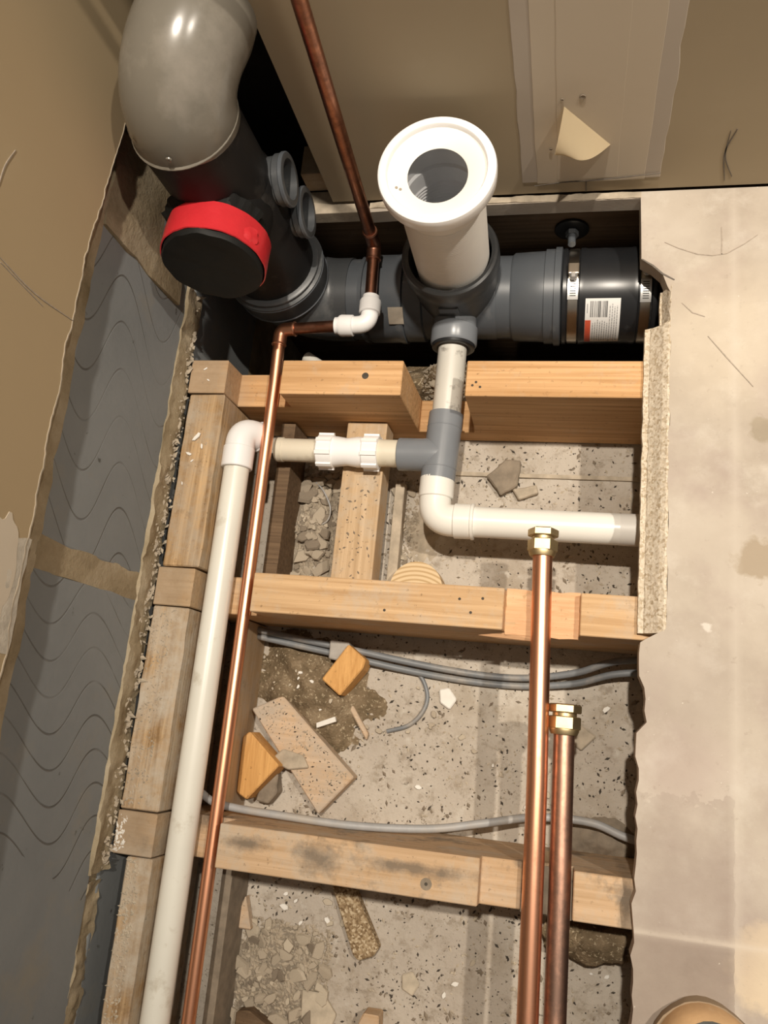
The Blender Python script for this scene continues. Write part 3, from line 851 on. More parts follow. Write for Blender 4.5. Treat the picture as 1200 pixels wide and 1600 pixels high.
st = thing('soil_stack_branch', (SX, SY, -0.02), 'black soil stack branch with a bagged open end taped in red', 'pipe')
obj('barrel', lathe([(0.0, 0.045), (0.0, 0.0535), (0.260, 0.0535), (0.260, 0.045)], (SX, SY, -0.018), (0, 0, 1), 48), 'black_pipe', st, smooth=True)
obj('shoulder', lathe([(-0.034, 0.053), (-0.032, 0.0560), (0.030, 0.0560), (0.036, 0.0535)], (SX, SY, 0.115), (0, 0, 1), 48), 'black_pipe', st, smooth=True)
bd = Vector((0.0, -0.992, 0.130)).normalized()
bo = Vector((SX, SY, 0.128))
obj('branch_pipe', lathe([(0.02, 0.052), (0.080, 0.052)], bo, bd, 48), 'black_pipe', st, smooth=True)
# black bag over the branch end
b = lathe([(0.045, 0.0518), (0.060, 0.0535), (0.086, 0.0538), (0.094, 0.0543), (0.0985, 0.0525), (0.099, 0.048), (0.0975, 0.035), (0.0965, 0.018), (0.097, 0.0)], bo, bd, 56)
rough_up(b, 0.0018, 55, 1)
cap = obj('bag_cap', b, 'black_bag', st, smooth=True, label='black plastic bag stretched over the open branch')
b = lathe([(0.058, 0.0542), (0.0585, 0.0555), (0.072, 0.0561), (0.084, 0.0561), (0.0925, 0.0563), (0.093, 0.055)], bo, bd, 72)
rough_up(b, 0.0008, 80, 3)
obj('red_tape', b, 'red_tape', cap, smooth=True, label='glossy red tape wound round the bag')
b = lathe([(-0.001, 0), (-0.001, 0.009), (0.0005, 0.009), (0.0016, 0.005), (0.0018, 0)], bo + bd * 0.078 + Vector((0.0497, 0, 0.0265)), (0.8, -0.1, 0.5), 12)
rough_up(b, 0.002, 200, 5)
obj('tape_pucker', b, 'red_tape', cap, smooth=True)
# loose bag edge sticking up behind the tape
b = bmesh.new()
rows = []
for k in range(25):
    a = PI * (0.12 + 0.76 * k / 24)
    aa, u, w = frame(bd)
    rad = Vector((math.cos(a), 0, 0)) + Vector((0, 0.13, 0.992)) * math.sin(a)
    hh = 0.010 + 0.008 * noise.noise(Vector((k * 0.9, 3, 1))) + (0.004 if k in (5, 18, 19) else 0)
    p0 = bo + bd * 0.058 + rad * 0.0545
    p1 = bo + bd * (0.050) + rad * (0.0545 + hh * 0.7)
    rows.append([b.verts.new(p0), b.verts.new(p1), b.verts.new(p1 - bd * 0.0012), b.verts.new(p0 - bd * 0.0012)])
for r0, r1 in zip(rows[:-1], rows[1:]):
    for k in range(4):
        b.faces.new((r0[k], r0[(k + 1) % 4], r1[(k + 1) % 4], r1[k]))
obj('bag_edge', b, 'black_bag', cap)
# two short boss sockets on the right side of the stack
for (zz, x1, yo, r, mt) in ((0.128, -0.316, 0.552, 0.0255, 'soil_grey_dark'), (0.062, -0.316, 0.556, 0.026, 'soil_grey_dark')):
    bb = obj('boss_socket', lathe([(0.0, r * .98), (0.026, r), (0.028, r + .002), (0.0395, r + .002), (0.040, r), (0.040, r - .004), (0.012, r - .005), (0.012, 0)], (x1 - 0.040, yo, zz), (1, 0.06, 0.03), 32), mt, st, smooth=True)
    obj('seal_ring', collar(r + 0.0035, 0.005, (x1 - 0.003, yo + 0.002, zz + 0.001), (1, 0.06, 0.03), 32, .001, r - .003), 'soil_grey', bb, smooth=True)

# lower bend with its ringed socket
lb = thing('soil_foot_bend', (SX, SY, -0.11), 'dark pipe bend with ringed socket at the foot of the black stack', 'pipe')
path = [(SX, SY, -0.035)]
for k in range(0, 13):
    a = PI / 2 * k / 12
    path.append((SX + 0.066 * (1 - math.cos(a)), SY, -0.044 - 0.066 * math.sin(a)))
path.append((SX + 0.085, SY, AZ))
obj('bend_body', tube(path, 0.0545, 44), 'soil_grey_dark', lb, smooth=True)
obj('socket', lathe([(0, 0.045), (0, 0.0585), (0.004, 0.0612), (0.026, 0.0612), (0.030, 0.0635), (0.038, 0.0635), (0.040, 0.0600), (0.045, 0.0605), (0.0465, 0.058), (0.0465, 0.045)], (SX, SY, -0.058), (0, 0, 1), 56), 'soil_grey_dark', lb, smooth=True)
for zz, r in ((-0.0525, 0.0622), (-0.0235, 0.0642)):
    obj('ring_edge', collar(r, 0.003, (SX, SY, zz), (0, 0, 1), 56, .001, 0.055), 'soil_grey', lb, smooth=True)

# horizontal run with the pan socket tee
run = thing('soil_pipe_run', (-0.17, AX, AZ), 'dark grey horizontal soil pipe with an upright socket for the white connector', 'pipe')
XA = (1, 0, 0)
obj('pipe', lathe([(0, 0.049), (0, R0), (0.070, R0), (0.070, 0.049)], (-0.345, AX, AZ), XA, 48), 'soil_grey', run, smooth=True)
obj('pipe_ridge', collar(R0 + 0.0018, 0.030, (-0.318, AX, AZ), XA, 48, .0014, 0.05), 'soil_grey', run, smooth=True)
obj('socket_left', lathe([(0, R0), (0.001, R0 + .004), (0.006, R0 + .0045), (0.0065, R0 + .0015), (0.011, R0 + .0015), (0.0115, R0 + .0045), (0.048, R0 + .0045), (0.052, R0 + .0058), (0.058, R0 + .0058), (0.060, R0)], (-0.285, AX, AZ), XA, 56), 'soil_grey', run, smooth=True)
obj('tee_barrel', lathe([(0, R0), (0.001, R0 + .0035), (0.024, R0 + .0035), (0.026, R0 + .0005), (0.115, R0 + .0005), (0.118, R0)], (-0.226, AX, AZ), XA, 56), 'soil_grey', run, smooth=True)
TX = -0.158
tee = obj('pan_socket', lathe([(-0.01, 0.0505), (0.035, 0.0515), (0.055, 0.0535), (0.080, 0.0555), (0.090, 0.0585), (0.106, 0.0585), (0.1095, 0.0570), (0.1110, 0.0540), (0.1100, 0.0500), (0.095, 0.0490), (0.02, 0.048)], (TX, AX, AZ), (0, 0, 1), 64), 'soil_grey_dark', run, smooth=True, label='upright socket ring round the white connector')
obj('moulded_plate', bx(TX - 0.014, TX + 0.010, 0.4838, 0.4875, -0.045, -0.034, 0.0008), 'soil_grey', tee)
obj('neck', lathe([(0, R0), (0.0, R0 - .0005), (0.020, R0 - .0005)], (-0.110, AX, AZ), XA, 48), 'soil_grey', run, smooth=True)
obj('socket_right', lathe([(0, R0), (0.003, R0 + .0025), (0.041, R0 + .0040), (0.0415, R0 + .0062), (0.053, R0 + .0062), (0.0535, R0 + .0085), (0.061, R0 + .0085), (0.062, R0 + .006), (0.062, R0)], (-0.090, AX, AZ), XA, 56), 'soil_grey', run, smooth=True)
def ang_pt(x, ang, r):   # ang from -y (0) up to +z (90)
    return Vector((x, AX - math.cos(ang) * r, AZ + math.sin(ang) * r))
def arc_patch(x0, x1, a0, a1, r, th=0.0006, n=16):
    bm = bmesh.new()
    rows = []
    for k in range(n + 1):
        a = a0 + (a1 - a0) * k / n
        rows.append([bm.verts.new(ang_pt(x0, a, r)), bm.verts.new(ang_pt(x1, a, r)), bm.verts.new(ang_pt(x1, a, r + th)), bm.verts.new(ang_pt(x0, a, r + th))])
    for r0, r1 in zip(rows[:-1], rows[1:]):
        for k in range(4):
            bm.faces.new((r0[k], r0[(k + 1) % 4], r1[(k + 1) % 4], r1[k]))
    bm.faces.new(rows[0]); bm.faces.new(rows[-1][::-1])
    return bm
D = math.radians
obj('old_sticker', arc_patch(-0.243, -0.2235, D(30), D(52), 0.0590, 0.0004, 8), 'sticker_old', run)
# front boss with the waste stub pipe
bsd = Vector((0.0, -0.985, -0.03)).normalized()
boss = obj('boss', lathe([(-0.03, 0.026), (0.004, 0.027), (0.006, 0.0292), (0.026, 0.0292), (0.0285, 0.0275), (0.0285, 0.0195), (0.0, 0.0190)], (TX, 0.4885, -0.084), bsd, 40), 'tee_grey', run, smooth=True, label='mid-grey boss socket on the front of the tee')
obj('rubber_seal', lathe([(0.0, 0.0270), (0.0035, 0.0268), (0.0045, 0.0245), (0.003, 0.0185)], (TX, 0.4885 - 0.0283, -0.0848), bsd, 40), 'black_rubber', boss, smooth=True)
obj('support_bracket', bx(-0.088, -0.076, 0.528, 0.552, PIT + .002, AZ - R0 + .004, 0.001), 'soil_grey', run)

# rubber coupling with steel clamps and label
rc = thing('rubber_coupling', (0.025, AX, AZ), 'black rubber coupling sleeve with steel clamps and a white barcode label', 'pipe coupling')
obj('sleeve', lathe([(0, 0.050), (0, 0.0575), (0.002, 0.0592), (0.006, 0.0592), (0.007, 0.0570), (0.021, 0.0570), (0.022, 0.0592), (0.027, 0.0592), (0.030, 0.0585), (0.082, 0.0585), (0.085, 0.0592), (0.090, 0.0592), (0.091, 0.0570), (0.106, 0.0570), (0.107, 0.0592), (0.111, 0.0592), (0.113, 0.0575), (0.113, 0.050)], (-0.028, AX, AZ), XA, 64), 'black_rubber', rc, smooth=True)
for xc, scr in ((-0.014, 92), (0.0705, 96)):
    cl = obj('clamp_band', collar(0.0582, 0.0125, (xc, AX, AZ), XA, 64, .0006, 0.0565), 'steel', rc, smooth=True, label='steel clamp band')
    hs = scr
    obj('band_tail', arc_patch(xc - .0062, xc + .0062, D(58 if xc < 0 else 54), D(82 if xc < 0 else 80), 0.0584, 0.0012), 'steel_bright', cl, smooth=True)
    for k in range(8):
        a = D((62 if xc < 0 else 58) + k * 2.6)
        obj('slot', arc_patch(xc - .0036, xc + .0036, a, a + D(1.1), 0.0597, 0.0003, 2), 'ink', cl)
    p = ang_pt(xc, D(scr), 0.0625)
    obj('screw_housing', bx(xc - .0068, xc + .0068, p.y - .0075, p.y + .0075, p.z - .005, p.z + .004, .0015), 'steel', cl)
    obj('screw_head', lathe([(0, 0), (0, .0042), (.006, .0042), (.0065, .003), (.0065, 0)], (xc, p.y - .0075, p.z + .002), (0, -1, .1), 6), 'steel_bright', cl)
lab = obj('label', arc_patch(0.0015, 0.0425, D(-6), D(59), 0.0588, 0.0003, 24), 'label_paper', rc, smooth=True, label='white printed label with barcode and red patch')
RL = 0.0592
obj('red_patch', arc_patch(0.0017, 0.0085, D(-6), D(33), RL, .0002, 14), 'ink_red', lab, smooth=True)
rb = random.Random(5)
xx = 0.0075
while xx < 0.0265:
    w = rb.choice((0.0004, 0.0006, 0.0010, 0.0013))
    obj('barcode_bar', arc_patch(xx, xx + w, D(37), D(56), RL, .0002, 6), 'ink', lab)
    xx += w + rb.choice((0.0005, 0.0008, 0.0011))
for k in range(11):
    x0 = 0.0105 + k * 0.0028
    a0, a1 = (-4 + rb.uniform(0, 6), 33 + rb.uniform(-4, 1)) if x0 < 0.028 else (-4 + rb.uniform(0, 5), 56 - rb.uniform(0, 8))
    a = a0
    while a < a1:
        l = rb.uniform(1.6, 4.2)
        obj('print_line', arc_patch(x0, x0 + .0010, D(a), D(min(a + l, a1)), RL, .0002, 3), 'ink_grey', lab)
        a += l + 0.9
obj('print_line', arc_patch(0.0035, 0.0046, D(42), D(53), RL, .0002, 3), 'ink_grey', lab)

# pipe bracket rod and plate on the back of the pit
pb = thing('pipe_bracket', (-0.019, 0.6115, -0.06), 'dark bracket plate and rod holding the soil pipe to the back timber', 'bracket')
obj('plate', lathe([(0, 0), (0, 0.021), (0.003, 0.021), (0.004, 0.018), (0.004, 0)], (-0.019, 0.6110, -0.068), (0, -1, 0), 24), 'black_pipe', pb, smooth=True)
obj('rod', tube([(-0.019, 0.609, -0.068), (-0.018, 0.585, -0.062)], 0.0048, 14), 'soil_grey', pb, smooth=True)
obj('nut', lathe([(0, 0), (0, 0.008), (0.007, 0.008), (0.007, 0)], (-0.0185, 0.606, -0.0675), (0.04, -1, .1), 6), 'soil_grey_dark', pb)

# ------------------------------------------------------------------ white pan connector
pc = thing('pan_connector', (TX, AX, -0.06), 'white corrugated toilet pan connector standing in the grey socket, wide flange up', 'pan connector')
ax = Vector((0.009, -0.008, 0.229)).normalized()
co = Vector((TX, AX + 0.001, -0.062))
pr = [(0.0, 0.0415)]
tt = 0.004
while tt < 0.176:
    r = 0.0430 + 0.0022 * min(1.0, tt / 0.17)
    pr += [(tt, r), (tt + 0.0011, r + 0.0006), (tt + 0.0022, r)]
    tt += 0.0034
pr += [(0.178, 0.0455), (0.188, 0.0480), (0.198, 0.0525), (0.206, 0.0560), (0.209, 0.0565)]
obj('barrel', lathe(pr, co, ax, 64), 'barrel_white', pc, smooth=True)
obj('flange', lathe([(0.207, 0.050), (0.207, 0.0585), (0.209, 0.0600), (0.221, 0.0605), (0.2245, 0.0595), (0.226, 0.0570), (0.226, 0.0515), (0.2245, 0.0505), (0.219, 0.0500), (0.212, 0.050)], co, ax, 72, closed=True), 'bright_white', pc, smooth=True)
fl = pc
obj('seal', lathe([(0.2205, 0.0502), (0.2200, 0.048), (0.2150, 0.0325), (0.2138, 0.0308), (0.2126, 0.0312), (0.2130, 0.0335), (0.2160, 0.0500)], co, ax, 64), 'seal_white', pc, smooth=True, label='cream-white rubber seal with a round hole')
pr = [(0.2125, 0.0495), (0.196, 0.0450), (0.172, 0.0432), (0.170, 0.0405), (0.150, 0.0398)]
tt = 0.148
while tt > 0.002:
    pr += [(tt, 0.0398), (tt - 0.0016, 0.0380), (tt - 0.0032, 0.0398)]
    tt -= 0.0052
pr += [(0.0, 0.039), (0.0, 0.0)]
obj('inner_liner', lathe(pr, co, ax, 56), 'liner_grey', pc, smooth=True, label='pale grey ribbed inside of the connector')
aa, u, w = frame(ax)
def flange_slot(a0, a1, r0=0.0537, r1=0.0552):
    bm = bmesh.new()
    rows = []
    for k in range(13):
        a = a0 + (a1 - a0) * k / 12
        d = u * math.cos(a) + w * math.sin(a)
        rows.append([bm.verts.new(co + ax * 0.2258 + d * r0), bm.verts.new(co + ax * 0.2258 + d * r1), bm.verts.new(co + ax * 0.2263 + d * r1), bm.verts.new(co + ax * 0.2263 + d * r0)])
    for r_0, r_1 in zip(rows[:-1], rows[1:]):
        for k in range(4):
            bm.faces.new((r_0[k], r_0[(k + 1) % 4], r_1[(k + 1) % 4], r_1[k]))
    bm.faces.new(rows[0]); bm.faces.new(rows[-1][::-1])
    return bm
fwd = math.atan2(Vector((0, 1, 0)).dot(w), Vector((0, 1, 0)).dot(u))
for c in (fwd, fwd + PI):
    obj('flange_slot', flange_slot(c - 0.30, c + 0.30), 'liner_grey', pc)
for k, (da, r) in enumerate(((1.95, 0.0432), (2.02, 0.0400))):
    d = u * math.cos(fwd + da * 1.0) + w * math.sin(fwd + da * 1.0)
    d2 = d if d.x < 0 else (u * math.cos(fwd - da) + w * math.sin(fwd - da))
    obj('seal_mark', lathe([(0, 0), (0, 0.0016), (0.0005, 0.0013), (0.0005, 0)], co + ax * (0.2178 + (r - 0.04) * .3) + d2 * r, ax, 10), 'sticker_old', pc)

# ------------------------------------------------------------------ copper riser, push-fit elbow, copper supply run
cr = thing('copper_riser', (-0.262, 0.572, -0.035), 'dark tarnished copper riser in front of the back wall ending in a bend', 'pipe')
obj('riser', tube([(-0.236, 0.586, 1.9), (-0.243, 0.582, 0.40), (-0.2605, 0.575, -0.012)], 0.0075, 20), 'copper_dark', cr, smooth=True)
obj('bend_fitting', tube(fillet([(-0.2600, 0.5755, -0.004), (-0.2610, 0.5745, -0.035), (-0.2605, 0.553, -0.0355)], 0.016, 8), 0.0089, 20), 'copper_dark', cr, smooth=True)
for p, a in (((-0.2603, 0.5752, -0.006), (0.05, 0, 1)), ((-0.2605, 0.555, -0.0355), (0, 1, 0))):
    obj('solder_ring', collar(0.0096, 0.003, p, a, 24, .001, .007), 'copper_dark', cr, smooth=True)
obj('tail', tube([(-0.2605, 0.556, -0.0355), (-0.2585, 0.489, -0.036)], 0.0075, 20), 'copper_dark', cr, smooth=True)

pf = thing('push_fit_elbow', (-0.258, 0.47, -0.038), 'white plastic push-fit elbow joining two copper pipes', 'pipe fitting')
pfz = -0.0375
obj('body', tube(fillet([(-0.2585, 0.497, pfz), (-0.2575, 0.4665, pfz), (-0.292, 0.4655, pfz - .001)], 0.016, 8), 0.0108, 28), 'white_plastic', pf, smooth=True)
for p, a in (((-0.2585, 0.492, pfz), (0, 1, 0)), ((-0.288, 0.4655, pfz - .001), (-1, 0, 0))):
    cb = obj('collet_nut', lathe([(-0.011, 0.0110), (-0.010, 0.0132), (0.004, 0.0136), (0.0065, 0.0128), (0.007, 0.0105), (0.0125, 0.0105), (0.013, 0.0080), (0.005, 0.0080)], p, a, 32), 'white_plastic', pf, smooth=True)
    obj('collet_ring', collar(0.0112, 0.0012, Vector(p) + Vector(a) * 0.0082, a, 32, .0003, .0085), 'liner_grey', cb, smooth=True)

cs = thing('copper_supply_pipe', (-0.378, 0.1, -0.058), 'thin bright copper pipe running beside the long white pipe', 'pipe')
obj('short_leg', tube([(-0.300, 0.4655, -0.0395), (-0.372, 0.4668, -0.0500)], 0.0075, 20), 'copper_dark', cs, smooth=True)
obj('elbow', tube(fillet([(-0.356, 0.4664, -0.0480), (-0.377, 0.4670, -0.0508), (-0.3775, 0.445, -0.0530)], 0.014, 8), 0.0088, 20), 'copper', cs, smooth=True)
for p, a in (((-0.357, 0.4664, -0.048), (1, 0, 0.1)), ((-0.3775, 0.447, -0.0527), (0, 1, 0))):
    obj('solder_ring', collar(0.0096, 0.003, p, a, 24, .001, .007), 'copper', cs, smooth=True)
obj('long_run', tube([(-0.3775, 0.450, -0.0525), (-0.3785, 0.395, -0.0585), (-0.3775, 0.10, -0.0590), (-0.3765, -0.31, -0.0590), (-0.3765, -0.62, -0.0590)], 0.0075, 20), 'copper_run', cs, smooth=True)

# ------------------------------------------------------------------ white waste pipes
lw = thing('waste_pipe', (-0.411, 0.0, -0.05), 'long off-white waste pipe running down the left side from a clean white elbow', 'pipe')
obj('pipe', tube([(-0.4095, 0.285, -0.0505), (-0.4100, 0.0, -0.0505), (-0.4115, -0.62, -0.0505)], 0.0158, 32), 'waste_white', lw, smooth=True)
el = obj('elbow', tube(fillet([(-0.4093, 0.292, -0.0495), (-0.4090, 0.327, -0.0490), (-0.390, 0.3285, -0.0765)], 0.020, 10), 0.0182, 32), 'white_plastic', lw, smooth=True, label='clean white elbow fitting')
obj('elbow_collar', lathe([(-0.014, 0.015), (-0.014, 0.0186), (-0.013, 0.0194), (0.012, 0.0194), (0.013, 0.0186), (0.013, 0.015)], (-0.4094, 0.293, -0.0495), (0, 1, 0), 36), 'white_plastic', el, smooth=True)
obj('elbow_collar', collar(0.0198, 0.006, (-0.3935, 0.3282, -0.0715), (0.57, 0.0, -0.82), 36, .001, .016), 'white_plastic', el, smooth=True)

cw = thing('old_waste_pipe', (-0.32, 0.32, -0.0985), 'dirty cream waste pipe leading into the white compression coupling', 'pipe')
obj('pipe', tube([(-0.378, 0.3205, -0.0960), (-0.292, 0.3195, -0.0960)], 0.0150, 28), 'waste_cream', cw, smooth=True)
obj('pipe_lip', collar(0.0160, 0.009, (-0.3725, 0.3205, -0.0960), (1, 0, 0), 32, .001, .013), 'waste_cream', cw, smooth=True)
cp = thing('compression_coupling', (-0.283, 0.3195, -0.0985), 'bright white compression coupling with two ribbed nuts', 'pipe coupling')
cz = -0.0950
obj('sleeve', lathe([(0, .0155), (0, .0185), (0.012, .0195), (0.026, .0175), (0.040, .0195), (0.052, .0185), (0.052, .0155)], (-0.309, 0.3195, cz), (1, 0, 0), 36), 'bright_white', cp, smooth=True)
for xc in (-0.3105, -0.2515):
    nut = obj('nut', lathe([(-0.010, .0155), (-0.010, .0205), (-0.009, .0215), (0.009, .0215), (0.010, .0205), (0.010, .0155)], (xc, 0.3195, cz), (1, 0, 0), 40), 'bright_white', cp, smooth=True)
    for k in range(8):
        a = 2 * PI * k / 8 + 0.35
        dv = Vector((0, math.cos(a), math.sin(a)))
        tv = Vector((0, -math.sin(a), math.cos(a)))
        b = bmesh.new()
        c0 = Vector((xc, 0.3195, cz)) + dv * 0.0220
        for sx in (-1, 1):
            for su in (-1, 1):
                for sv in (-1, 1):
                    b.verts.new(c0 + Vector((sx * 0.0098, 0, 0)) + tv * su * (0.0030 - 0.0008 * (sv > 0)) + dv * sv * 0.0015)
        bmesh.ops.convex_hull(b, input=b.verts)
        obj('grip_rib', b, 'bright_white', nut)
obj('stub', tube([(-0.246, 0.3195, -0.0950), (-0.196, 0.3185, -0.0950)], 0.0172, 28), 'waste_cream', cp, smooth=True, label='cream pipe stub between coupling and grey tee')

WZ = -0.0955
te = thing('waste_tee', (-0.165, 0.32, WZ), 'mid-grey waste tee joining white pipes beside the cross timber', 'pipe fitting')
obj('body', tube([(-0.1615, 0.372, WZ), (-0.1655, 0.286, WZ)], 0.0213, 32), 'tee_grey', te, smooth=True)
obj('branch', lathe([(0.0, 0.0213), (0.012, 0.0218), (0.022, 0.0205), (0.052, 0.0205), (0.053, 0.0195), (0.053, 0.0172)], (-0.164, 0.3185, WZ), (-1, 0, 0), 32), 'tee_grey', te, smooth=True)
for yy, xx in ((0.3535, -0.1623), (0.3005, -0.1648)):
    obj('moulding_ring', collar(0.0217, 0.0016, (xx, yy, WZ), (0.046, 1, 0), 32, .0004, .018), 'tee_grey', te, smooth=True)
obj('stub_pipe', tube([(-0.1585, 0.474, -0.0845), (-0.1613, 0.368, -0.0945)], 0.0180, 32), 'waste_stub', te, smooth=True, label='scuffed white stub pipe up to the boss')
wr = thing('waste_elbow_pipe', (-0.05, 0.24, WZ), 'clean white waste pipe turning right from the grey tee under the floor', 'pipe')
obj('elbow', tube(fillet([(-0.1658, 0.291, WZ), (-0.1665, 0.2365, WZ), (-0.118, 0.2362, WZ)], 0.030, 12), 0.0194, 32), 'waste_clean', wr, smooth=True)
obj('elbow_collar', lathe([(-0.013, .016), (-0.013, .0200), (-0.012, .0212), (0.012, .0212), (0.013, .0200), (0.013, .016)], (-0.1657, 0.276, WZ), (0, 1, 0), 36), 'waste_clean', wr, smooth=True)
obj('elbow_collar', lathe([(-0.012, .016), (-0.012, .0200), (-0.011, .0212), (0.008, .0212), (0.009, .0222), (0.012, .0222), (0.013, .016)], (-0.129, 0.2363, WZ), (1, 0, 0), 36), 'waste_clean', wr, smooth=True)
obj('pipe', tube([(-0.124, 0.2363, WZ), (0.052, 0.2350, WZ)], 0.0185, 32), 'waste_clean', wr, smooth=True)
obj('pipe_end', tube([(0.0505, 0.2350, WZ), (0.40, 0.2330, WZ)], 0.0187, 32), 'barrel_white', wr, smooth=True, label='duller white pipe end passing under the floor')

cs2 = thing('pipe_stub', (-0.345, 0.452, -0.112), 'small pale pipe stub in the dark just behind the far joist', 'pipe')
obj('stub', tube([(-0.364, 0.462, -0.124), (-0.338, 0.4445, -0.120)], 0.0085, 20), 'waste_stub', cs2, smooth=True)
obj('stub_lip', collar(0.0098, 0.005, (-0.3395, 0.4455, -0.1202), (1.3, -0.875, 0.2), 24, .001, .007), 'waste_stub', cs2, smooth=True)

# ------------------------------------------------------------------ capped copper pipes on the right
def stop_end(parent, x, y, z, r):
    nt = obj('compression_nut', lathe([(0, 0), (0, r * 1.45), (0.001, r * 1.55), (0.012, r * 1.55), (0.013, r * 1.4), (0.013, 0)], (x, y, z), (0, 1, 0), 6), 'brass', parent)
    obj('flange_ring', lathe([(0, 0), (0, r * 1.25), (0.004, r * 1.42), (0.006, r * 1.42), (0.006, 0)], (x, y - 0.0055, z), (0, 1, 0), 28), 'brass', nt, smooth=True)
    obj('neck', lathe([(0, 0), (0, r * 1.15), (0.005, r * 1.15), (0.005, 0)], (x, y + 0.0125, z), (0, 1, 0), 24), 'brass', nt, smooth=True)
    obj('cap', lathe([(0, 0), (0, r * 1.5), (0.001, r * 1.58), (0.0075, r * 1.58), (0.0088, r * 1.4), (0.0088, 0)], (x, y + 0.0165, z), (0, 1, 0), 6), 'brass', nt)
c1 = thing('capped_copper_pipe', (-0.026, 0.0, -0.03), 'longer bright copper pipe with a brass stop end below the white pipe', 'pipe', 'capped copper pipes in the joist notches')
obj('pipe', tube([(-0.0325, 0.196, -0.0295), (-0.026, -0.05, -0.0295), (-0.0195, -0.62, -0.0295)], 0.0105, 28), 'copper', c1, smooth=True)
stop_end(c1, -0.0328, 0.190, -0.0295, 0.0105)
c2 = thing('capped_copper_pipe', (0.001, -0.15, -0.036), 'shorter dull stained copper pipe with a brass stop end on the right', 'pipe', 'capped copper pipes in the joist notches')
obj('pipe', tube([(-0.0015, 0.012, -0.0345), (0.001, -0.15, -0.0345), (0.0045, -0.62, -0.0345)], 0.0108, 28), 'copper_dull', c2, smooth=True)
stop_end(c2, -0.0016, 0.006, -0.0345, 0.0108)

# ------------------------------------------------------------------ cables
def cable(name, pts, r, mat, label, cat='cable', group=None):
    return obj(name, tube(smooth_path(pts, 8), r, 10), mat, label=label, cat=cat, group=group, smooth=True)
cable('cable', [(-0.400, 0.094, -0.148), (-0.335, 0.086, -0.152), (-0.264, 0.078, -0.158), (-0.20, 0.070, -0.164), (-0.142, 0.064, -0.168), (-0.09, 0.061, -0.169), (-0.043, 0.063, -0.166), (0.01, 0.073, -0.156), (0.06, 0.090, -0.143), (0.14, 0.094, -0.135)], 0.0042, 'cable_grey', 'grey cable sagging along the middle joist, nearer the joist of the pair', group='cables along the middle joist')
cable('cable', [(-0.398, 0.086, -0.151), (-0.335, 0.0775, -0.156), (-0.264, 0.0685, -0.163), (-0.20, 0.060, -0.1715), (-0.142, 0.0545, -0.174), (-0.09, 0.0520, -0.174), (-0.043, 0.0535, -0.173), (0.01, 0.061, -0.166), (0.06, 0.076, -0.154), (0.14, 0.082, -0.143)], 0.0042, 'cable_grey', 'grey cable sagging along the middle joist, farther from the joist of the pair', group='cables along the middle joist')
cable('thin_cable', [(-0.196, 0.066, -0.1765), (-0.178, 0.052, -0.1765), (-0.169, 0.030, -0.1765), (-0.174, 0.010, -0.1765), (-0.190, -0.007, -0.1765), (-0.216, -0.0165, -0.1765)], 0.0026, 'cable_grey', 'thin grey cable end curling on the pit floor by the small white chip')
cable('cable', [(-0.415, -0.105, -0.090), (-0.385, -0.1165, -0.090), (-0.30, -0.1205, -0.094), (-0.225, -0.1215, -0.100), (-0.145, -0.1165, -0.115), (-0.086, -0.1050, -0.130), (-0.028, -0.093, -0.145), (0.032, -0.092, -0.150), (0.075, -0.104, -0.150), (0.14, -0.112, -0.150)], 0.0046, 'cable_pale', 'pale grey cable arching along the back of the nearest joist')
cable('earth_wire', [(-0.345, 0.300, -0.172), (-0.330, 0.285, -0.165), (-0.318, 0.262, -0.163), (-0.322, 0.245, -0.166), (-0.340, 0.240, -0.170), (-0.356, 0.252, -0.173)], 0.0011, 'cable_pale', 'thin bare wire looped on the rubble below the cream pipe', 'wire')

# ------------------------------------------------------------------ offcuts and debris
def offcut(name, outline, z0, z1, mat, label, cat='offcut', tilt=(0, 0), bevel=0.0015, rough=0.0, group=None):
    cx = sum(p[0] for p in outline) / len(outline); cy = sum(p[1] for p in outline) / len(outline)
    b = prism_xy(outline, z0, z1, bevel)
    if rough:
        bmesh.ops.subdivide_edges(b, edges=b.edges[:], cuts=3, use_grid_fill=True)
        rough_up(b, rough, 70, cx * 50)
    for v in b.verts:
        v.co.z += (v.co.x - cx) * tilt[0] + (v.co.y - cy) * tilt[1]
    return obj(name, b, mat, label=label, cat=cat, group=group)
offcut('plank_offcut', [(-0.389, -0.006), (-0.350, 0.014), (-0.247, -0.074), (-0.287, -0.121)], -0.178, -0.1555, 'offcut_pale', 'pale dusty plank offcut lying slantwise on the middle bay floor')
offcut('wedge_offcut', [(-0.3885, -0.040), (-0.380, -0.033), (-0.336, -0.069), (-0.374, -0.113), (-0.3885, -0.106)], -0.172, -0.137, 'offcut_orange', 'bright orange wood wedge beside the slanting plank', tilt=(0.1, 0.05))
offcut('block_offcut', [(-0.296, 0.038), (-0.266, 0.083), (-0.243, 0.066), (-0.246, 0.055), (-0.272, 0.020)], -0.172, -0.138, 'offcut_orange', 'small orange wood block below the grey cables', tilt=(-0.1, 0.12))
offcut('wood_sliver', [(-0.276, 0.020), (-0.268, 0.020), (-0.238, -0.022), (-0.240, -0.030)], -0.179, -0.170, 'offcut_pale', 'thin pale wood sliver under the small orange block')
offcut('grey_stone', [(-0.293, 0.088), (-0.268, 0.086), (-0.264, 0.066), (-0.272, 0.061), (-0.293, 0.065)], -0.172, -0.145, 'stone_grey', 'flat grey stone between sawdust heap and small orange block', 'stone', rough=0.001)
offcut('rubble_chunk', [(-0.364, -0.083), (-0.346, -0.080), (-0.343, -0.102), (-0.353, -0.118), (-0.369, -0.115)], -0.178, -0.160, 'chip_dark', 'grey-brown rubble chunk between orange wedge and nearest joist', 'rubble', rough=0.0016)
